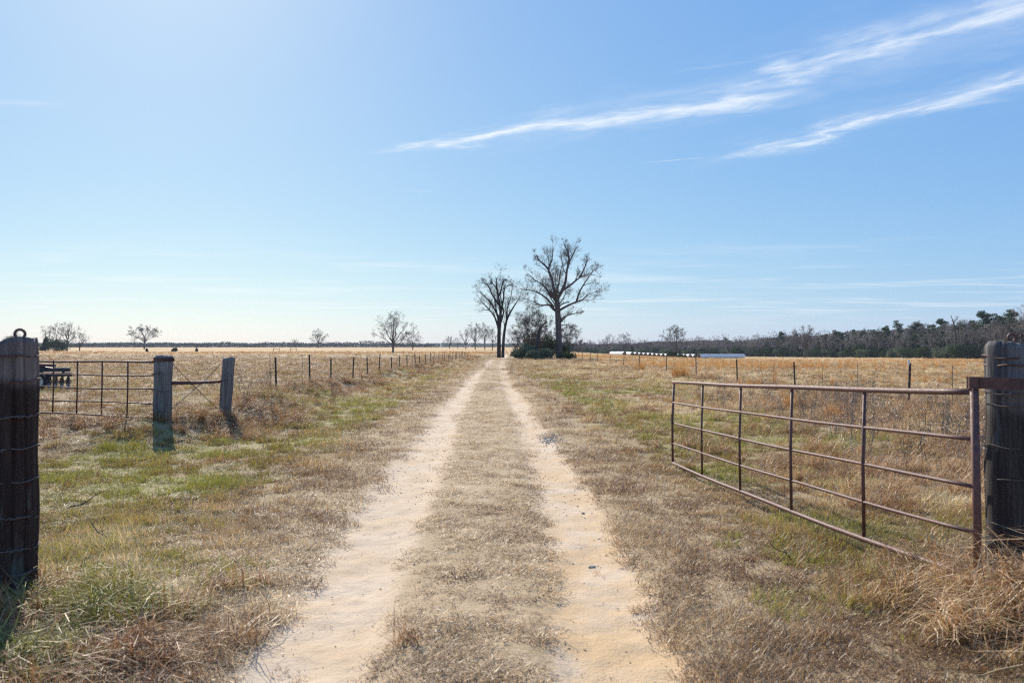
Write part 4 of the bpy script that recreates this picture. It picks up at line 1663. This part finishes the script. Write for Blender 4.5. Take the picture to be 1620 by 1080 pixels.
def build_grass():
    mown = proto_col('mown_tufts', [tuft('mown_tuft', 112, .14, .02, .085, .0042, 1.2, .6, M['mown'], 700 + k) for k in range(5)])
    verge = proto_col('verge_tufts', [tuft('verge_tuft', 106, .11, .035, .125, .005, .65, .7, M['verge'], 720 + k) for k in range(5)])
    long_ = proto_col('long_tufts', [tuft('long_tuft', 70, .10, .18, .46, .0055, .55, 1.5, M['long'], 740 + k, seg=4, droop=.8) for k in range(5)])
    sedge = proto_col('sedge_tufts', [tuft('sedge_tuft', 70, .10, .45, .95, .008, .22, .35, M['sedge'], 760 + k) for k in range(4)])
    weeds = proto_col('weed_tufts', [weed_proto('weed_stalk', M['weed'], 780 + k) for k in range(4)])

    bm, bv, bl, bs, bw = Bag(), Bag(), Bag(), Bag(), Bag()
    bands = [(2.2, 5, 420, .95), (5, 8, 230, 1.0), (8, 13, 105, 1.2), (13, 22, 38, 1.6), (22, 40, 14, 2.3), (40, 75, 4.6, 3.6), (75, 150, 1.5, 5.5)]
    for (y0, y1, dn, sc) in bands:
        x, y = wedge(y0, y1, dn)
        u = x - lane(y)
        au = np.abs(u)
        at = zone_attrs(x, y)
        nf = fbm(x, y, 1.1, 31)
        nb = fbm(x, y, .28, 32)
        edge = at['sand'] + (fbm(x, y, 3.0, 33) - .5) * .9
        on_sand = edge > .5
        fade = np.clip(1 - (edge - .22) / .55, .03, 1) ** 1.3
        clump = sstep(fbm(x, y, 2.6 / sc ** .5, 37, 2), .32, .68)
        inside = (x > FLX(y) - .2) & (x < FRX(y) + .2)
        field = ~inside
        # 1 short mown straw: the median, the lane edges, worn patches
        pm = np.where(au < half(y), .95, 1 - sstep(au, 1.9, 3.6 + 1.5 * nb))
        pm = np.where(on_sand, fade * .55, pm * np.clip(fade + .15, 0, 1))
        pm = np.where(field, .45, np.maximum(pm, .22 * ~on_sand))
        k = rng.random(len(x)) < pm * .56
        med = (au < half(y))[k]
        hue = .38 + 1.0 * (nf[k] - .5) + .9 * (nb[k] - .5) + .3 * (clump[k] - .5) + np.where(med, .16, 0) - .32 * at['dun'][k]
        grn = at['green'][k] * .3 + .12 * (nf[k] > .62)
        bm.add(x[k], y[k], sc * np.where(on_sand[k], .65, 1), 5, np.clip(hue, 0, 1), grn, .1, np.where(med | on_sand[k], .26 + .26 * clump[k], .4 + .6 * clump[k]) / (sc ** .35))
        # 2 verge grass, green and straw mixed
        pv = sstep(au, 1.75, 3.2) * np.where(field, .35, .85) * ~on_sand
        k = rng.random(len(x)) < pv * .8 * .58
        gv = np.clip(at['green'][k] * .70 + .9 * (fbm(x[k], y[k], 1.1, 35) - .5), 0, 1)
        hue = np.clip(.40 + 1.1 * (nf[k] - .5) + 1.1 * (nb[k] - .52) + .35 * (clump[k] - .5) - .25 * at['dun'][k], 0, 1)
        bv.add(x[k], y[k], sc * (.55 + .55 * nf[k]), 5, hue, gv, .14, (.35 + .4 * nb[k] + .75 * clump[k]) / (sc ** .4))
        # 3 long dead grass: clumps
        fl, fr = FLX(y), FRX(y)
        bank = np.exp(-((x - fl - .5) / .95) ** 2) * sstep(y, 13, 15.5)
        gate_b = np.exp(-((y - 15.3 + (x + 9) * .4) / .7) ** 2) * (x < -6.4) * (x > -14) * .6
        lpm = np.exp(-((x + 2.55) / .75) ** 2 - ((y - 4.15) / .75) ** 2) * 1.1
        lpm2 = np.exp(-((x + 1.9) / .5) ** 2 - ((y - 4.0) / .45) ** 2) * .8
        rpm = np.exp(-((x - 3.05) / .55) ** 2 - ((y - 4.45) / .8) ** 2) * 1.3
        rgt = sstep(x - (2.0 + .085 * (12 - y)), .1, 1.0) * (y < 16) * (x > 1.6) * .5
        rgt2 = sstep(x, 4.2, 7.5) * sstep(-y, -34, -20) * .75 * (x < 12)
        rfn = np.exp(-((x - fr + .4) / .9) ** 2) * .55
        strip = np.exp(-((u + 3.6) / .8) ** 2) * .4 * sstep(y, 16, 22) * sstep(nb, .42, .6)
        strip2 = np.exp(-((u - 3.2) / 1.1) ** 2) * .35 * sstep(y, 12, 22) * sstep(nb, .42, .6)
        pl = np.maximum.reduce([bank, gate_b, lpm, lpm2, rpm, rgt * sstep(nf, .36, .6), rgt2 * sstep(nf, .3, .55), rfn * sstep(nf, .35, .6), strip, strip2])
        pl = pl * ~on_sand * np.interp(y, [3, 6, 12, 16, 40, 120], [.4, .42, .7, 1.2, 1.6, 1.6])
        k = rng.random(len(x)) < pl * .55
        hue = np.where(x[k] < 0, .28, .52) + .7 * (fbm(x[k], y[k], 1.7, 36) - .5)
        hue = np.where(np.maximum(lpm, lpm2)[k] > .15, .36 + .5 * (nf[k] - .5), hue)
        hue = np.where(np.maximum(strip, strip2)[k] > .1, .12, hue)
        hue = np.where(rpm[k] > .25, .68, hue)
        sl = np.interp(y[k], [3, 12, 40, 130], [.8, .95, 1.2, 1.7]) * np.where(strip[k] + strip2[k] > .15, .55, 1) * np.where(rpm[k] > .3, 1.15, 1)
        bl.add(x[k], y[k], sl, 5, np.clip(hue, 0, 1), .25 * at['green'][k] + .75 * (x[k] < -1) * (y[k] < 5) * sstep(fbm(x[k], y[k], 1.6, 38), .48, .6), .2, 1.0)
        # 5 dry weeds inside the right gate and along the fences
        pw = sstep(x, 4.5, 6.5) * (x < 11.5) * (y > 8) * (y < 26) * .10 + .02 * bank
        k = rng.random(len(x)) < pw * sstep(nf, .35, .6)
        bw.add(x[k], y[k], np.interp(y[k], [8, 26, 100], [.8, .9, 1.3]), 4, rng.uniform(.1, .9, k.sum()), 0, .15)
    # far fields: sparse large tufts, and the orange broomsedge
    for (y0, y1, dn, sc) in [(30, 75, .75, 4.0), (75, 150, .24, 6.5), (150, 300, .07, 10)]:
        x, y = wedge(y0, y1, dn)
        k = ((x < FLX(y) - 1) | (x > 12.5) | (y > 155)) & (np.abs(x - lane(y)) > 3)
        x, y = x[k], y[k]
        hue = np.clip(.22 + .9 * (fbm(x, y, .06, 41) - .5) + .5 * (x > 0) + .2 * sstep(y, 150, 220), 0, 1)
        bv.add(x, y, sc, 5, hue, .38 * (x < 0) * (y < 100) * sstep(fbm(x, y, .08, 42), .4, .6), .1, .35)
    for (y0, y1, dn) in [(25, 60, 1.6), (60, 110, .9), (110, 200, .8), (200, 300, .35)]:
        x, y = wedge(y0, y1, dn)
        n = fbm(x * .25, y, .09, 51)
        band = np.exp(-((y - 84 - .2 * x) / 14) ** 2) + 1.2 * np.exp(-((y - 172 - .12 * x) / 22) ** 2)
        pr = np.where(x > 12, np.maximum(band * sstep(n, .36, .6) * np.where(y < 130, np.where(x < 34, 1.3, .25), .6), .03), .55 * sstep(y, 215, 240) * sstep(n, .4, .62))
        pr = np.where((x < 12) & (y < 215), 0, pr)
        k = rng.random(len(x)) < pr
        bs.add(x[k], y[k], np.interp(y[k], [20, 60, 150, 300], [.6, .9, 1.3, 1.8]), 4, np.clip(.5 + (n[k] - .5) * 2, 0, 1), 0, .1, np.interp(y[k], [20, 60, 150, 300], [.9, .8, .55, .4]))
    for (px, Y, n, s) in [(1078, 46, 9, 1.0), (1012, 62, 6, .9), (1190, 33, 6, .6), (1255, 21, 8, .5), (1330, 18, 8, .5)]:
        xx = gx(px, Y) + rng.normal(0, .25, n)
        bs.add(xx, Y + rng.normal(0, .3, n), s, 4, rng.uniform(.2, .6, n), 0, .2)
    xx = 3.0 + rng.normal(0, .2, 30)
    bl.add(xx, 4.45 + rng.normal(0, .2, 30), 1.35, 5, rng.uniform(.5, .85, 30), 0, .25, 1.15)
    # orange tuft at the foot of the hinge pipe, green tufts in the grass on the left
    xx = 2.72 + rng.normal(0, .22, 34)
    bl.add(xx, 4.95 + rng.normal(0, .35, 34), .8, 5, rng.uniform(.3, .6, 34), 0, .25)
    for (px, py, n, sd) in [(205, 905, 26, .22), (280, 895, 22, .2), (330, 935, 8, .15), (350, 760, 14, .3), (240, 750, 10, .25), (1290, 950, 12, .2), (1250, 870, 12, .2), (1440, 930, 12, .2), (120, 950, 8, .2)]:
        Y = (EYE - .06) * F / (py - HY)
        xx = gx(px, Y) + rng.normal(0, sd, n)
        bv.add(xx, Y + rng.normal(0, sd * 1.3, n), 1.0, 5, .5, .72, .15, 1.0)
    bm.out('mown_grass', 'short dry straw-coloured grass on the lane and verges', 'grass', mown)
    bv.out('verge_grass', 'mixed green and straw grass on the verges and fields', 'grass', verge)
    bl.out('long_grass', 'long brown dead grass along banks, gates and posts', 'grass', long_)
    bs.out('broomsedge', 'orange broomsedge standing in the far fields', 'grass', sedge)
    bw.out('dry_weeds', 'grey-brown dry weed stalks with seed heads', 'weeds', weeds)


build_grass()


# ------------------------------------------------------------------ small things on the lane
def stone(label, px, py, w, seed, h=.35, group=None):
    g2 = np.random.default_rng(seed)
    Y = EYE * F / (py - HY)
    x = gx(px, Y)
    n1, n2 = 7, 12
    v, f = [], []
    for i in range(n1):
        a = math.pi * (i + .5) / n1 - math.pi / 2
        for j in range(n2):
            b = 2 * math.pi * j / n2
            k = 1 + g2.normal(0, .09)
            v.append((w / 2 * math.cos(a) * math.cos(b) * k, w / 2 * .75 * math.cos(a) * math.sin(b) * k, w / 2 * h * math.sin(a) * k))
    for i in range(n1 - 1):
        for j in range(n2):
            f.append((i * n2 + j, i * n2 + (j + 1) % n2, (i + 1) * n2 + (j + 1) % n2, (i + 1) * n2 + j))
    f += [tuple(reversed(range(n2))), tuple((n1 - 1) * n2 + j for j in range(n2))]
    mb = MB()
    mb.add(v, f)
    o = mb.build('stone', M['stone'], None, False, (x, Y, T(x, Y) + .004 + w * h * .22))
    o.rotation_euler = (0, 0, g2.uniform(0, 6))
    tag(o, label, 'stone', group)


stone('flat grey stone lying in the right wheel track', 936, 886, .062, 1)
stone('small grey pebble further up the right wheel track', 948, 845, .045, 2)
stone('tiny dark pebble at the edge of the right wheel track', 922, 805, .04, 3)
stone('dark clod in the grassy middle of the lane', 835, 834, .03, 4)
stone('dark clod in the grassy middle nearest the camera', 694, 998, .035, 5, .6)
# patch of grey gravel at the right track
g2 = np.random.default_rng(9)
mb = MB()
for k in range(360):
    x, y = .70 + g2.normal(0, .10), 14.9 + g2.normal(0, .65)
    s = g2.uniform(.006, .02)
    z = T(x, y) + .006 + s * .3
    q = [Vector(c) * s * g2.uniform(.7, 1.2) for c in ((1, 0, 0), (-1, 0, 0), (0, 1, 0), (0, -1, 0), (0, 0, .7), (0, 0, -.7))]
    mb.add([Vector((x, y, z)) + c for c in q], [(0, 2, 4), (2, 1, 4), (1, 3, 4), (3, 0, 4), (2, 0, 5), (1, 2, 5), (3, 1, 5), (0, 3, 5)])
tag(mb.build('gravel', M['stone']), 'patch of dark grey gravel at the right wheel track', 'gravel', kind='stuff')
g2 = np.random.default_rng(19)
mb = MB()
for k in range(4200):
    y = 2.6 + 16 * g2.uniform() ** 1.7
    side = g2.choice((-1, 1))
    d = g2.normal(0, .30)
    x = float(lane(y)) + side * float(half(y)) + d
    if g2.uniform() > .18 + .9 * abs(d) / .4:
        continue
    s = g2.uniform(.0015, .005) * (1 + .6 * (y > 8))
    z = T(x, y) + .006 + s * .25
    L = g2.uniform(1, 3.2)
    a = g2.uniform(0, 3.14)
    ca, sa = math.cos(a), math.sin(a)
    q = [(L * ca * s, L * sa * s, 0), (-L * ca * s, -L * sa * s, 0), (-sa * s * .7, ca * s * .7, 0), (sa * s * .7, -ca * s * .7, 0), (0, 0, .7 * s), (0, 0, -.7 * s)]
    mb.add([(x + c[0], y + c[1], z + c[2]) for c in q], [(0, 2, 4), (2, 1, 4), (1, 3, 4), (3, 0, 4), (2, 0, 5), (1, 2, 5), (3, 1, 5), (0, 3, 5)])
tag(mb.build('soil_crumbs', M['crumb']), 'loose dark crumbs of soil and straw on the wheel tracks', 'soil', kind='stuff')
# bare sticks
for k, (lab, px, py, L, az, m) in enumerate([
        ('pale dry stick in the grass below the open gate', 1236, 880, .22, 2.0, 'white'),
        ('forked dead twig lying in the grass by the left post', 150, 850, .35, 2.2, 'twig'),
        ('thin dead branch leaning in the grass left of the lane', 135, 800, .35, .8, 'twig')]):
    Y = (EYE - .08) * F / (py - HY)
    x = gx(px, Y)
    mb = MB()
    d = Vector((math.cos(az), math.sin(az) * .4, .35)).normalized()
    p = Vector((-d.x * L / 2, 0, .03))
    pts = [p + d * L * t + Vector((0, 0, .02 * math.sin(7 * t + k))) for t in (0, .25, .5, .75, 1)]
    mb.tube(pts, [.007, .006, .005, .004, .002], 5)
    if k:
        for t in (1, 2, 3):
            e = Vector((g2.normal(0, 1), g2.normal(0, .5), abs(g2.normal(0, .7)))).normalized() * L * .35
            mb.tube([pts[t], pts[t] + e], [.004, .0015], 4)
    o = mb.build('dead_stick', M['hay' if k == 0 else m], None, True, (x, Y, T(x, Y)))
    tag(o, lab, 'stick')
# tangle of bare twigs by the right fence
for k, (lab, px, Y, H) in enumerate([('thin bare brush sprawling through the right fence', 1205, 33, 1.5), ('small bare weed shrub behind the open gate', 1312, 21, .9)]):
    gg = random.Random(900 + k)
    bare_tree('bare_shrub', lab, at_px(px, Y), auto_limbs(gg, H, dict(trunk=.1, n=6, a=.8, c=.45, r=.008)), gg, .6, 'bark', 'twig', .1, (4, 3, 2), (.5, .5, .5), rmin=.003, cat='shrub', levels=2)


# ------------------------------------------------------------------ air
def haze():
    mb = MB()
    mb.box((0, 1500, 12.75), (7600, 6600, 29.5))
    m = bpy.data.materials.new('haze_air')
    m.use_nodes = True
    nt = NT(m.node_tree)
    nt.n.clear()
    out = nt.n.new('ShaderNodeOutputMaterial')
    pv = nt.n.new('ShaderNodeVolumePrincipled')
    pv.inputs['Color'].default_value = (.80, .88, 1.0, 1)
    pv.inputs['Density'].default_value = .00014
    pv.inputs['Anisotropy'].default_value = .0
    nt.l.new(pv.outputs[0], out.inputs['Volume'])
    o = mb.build('haze', m)
    tag(o, 'thin pale haze over the distant fields', 'haze', kind='stuff')


haze()
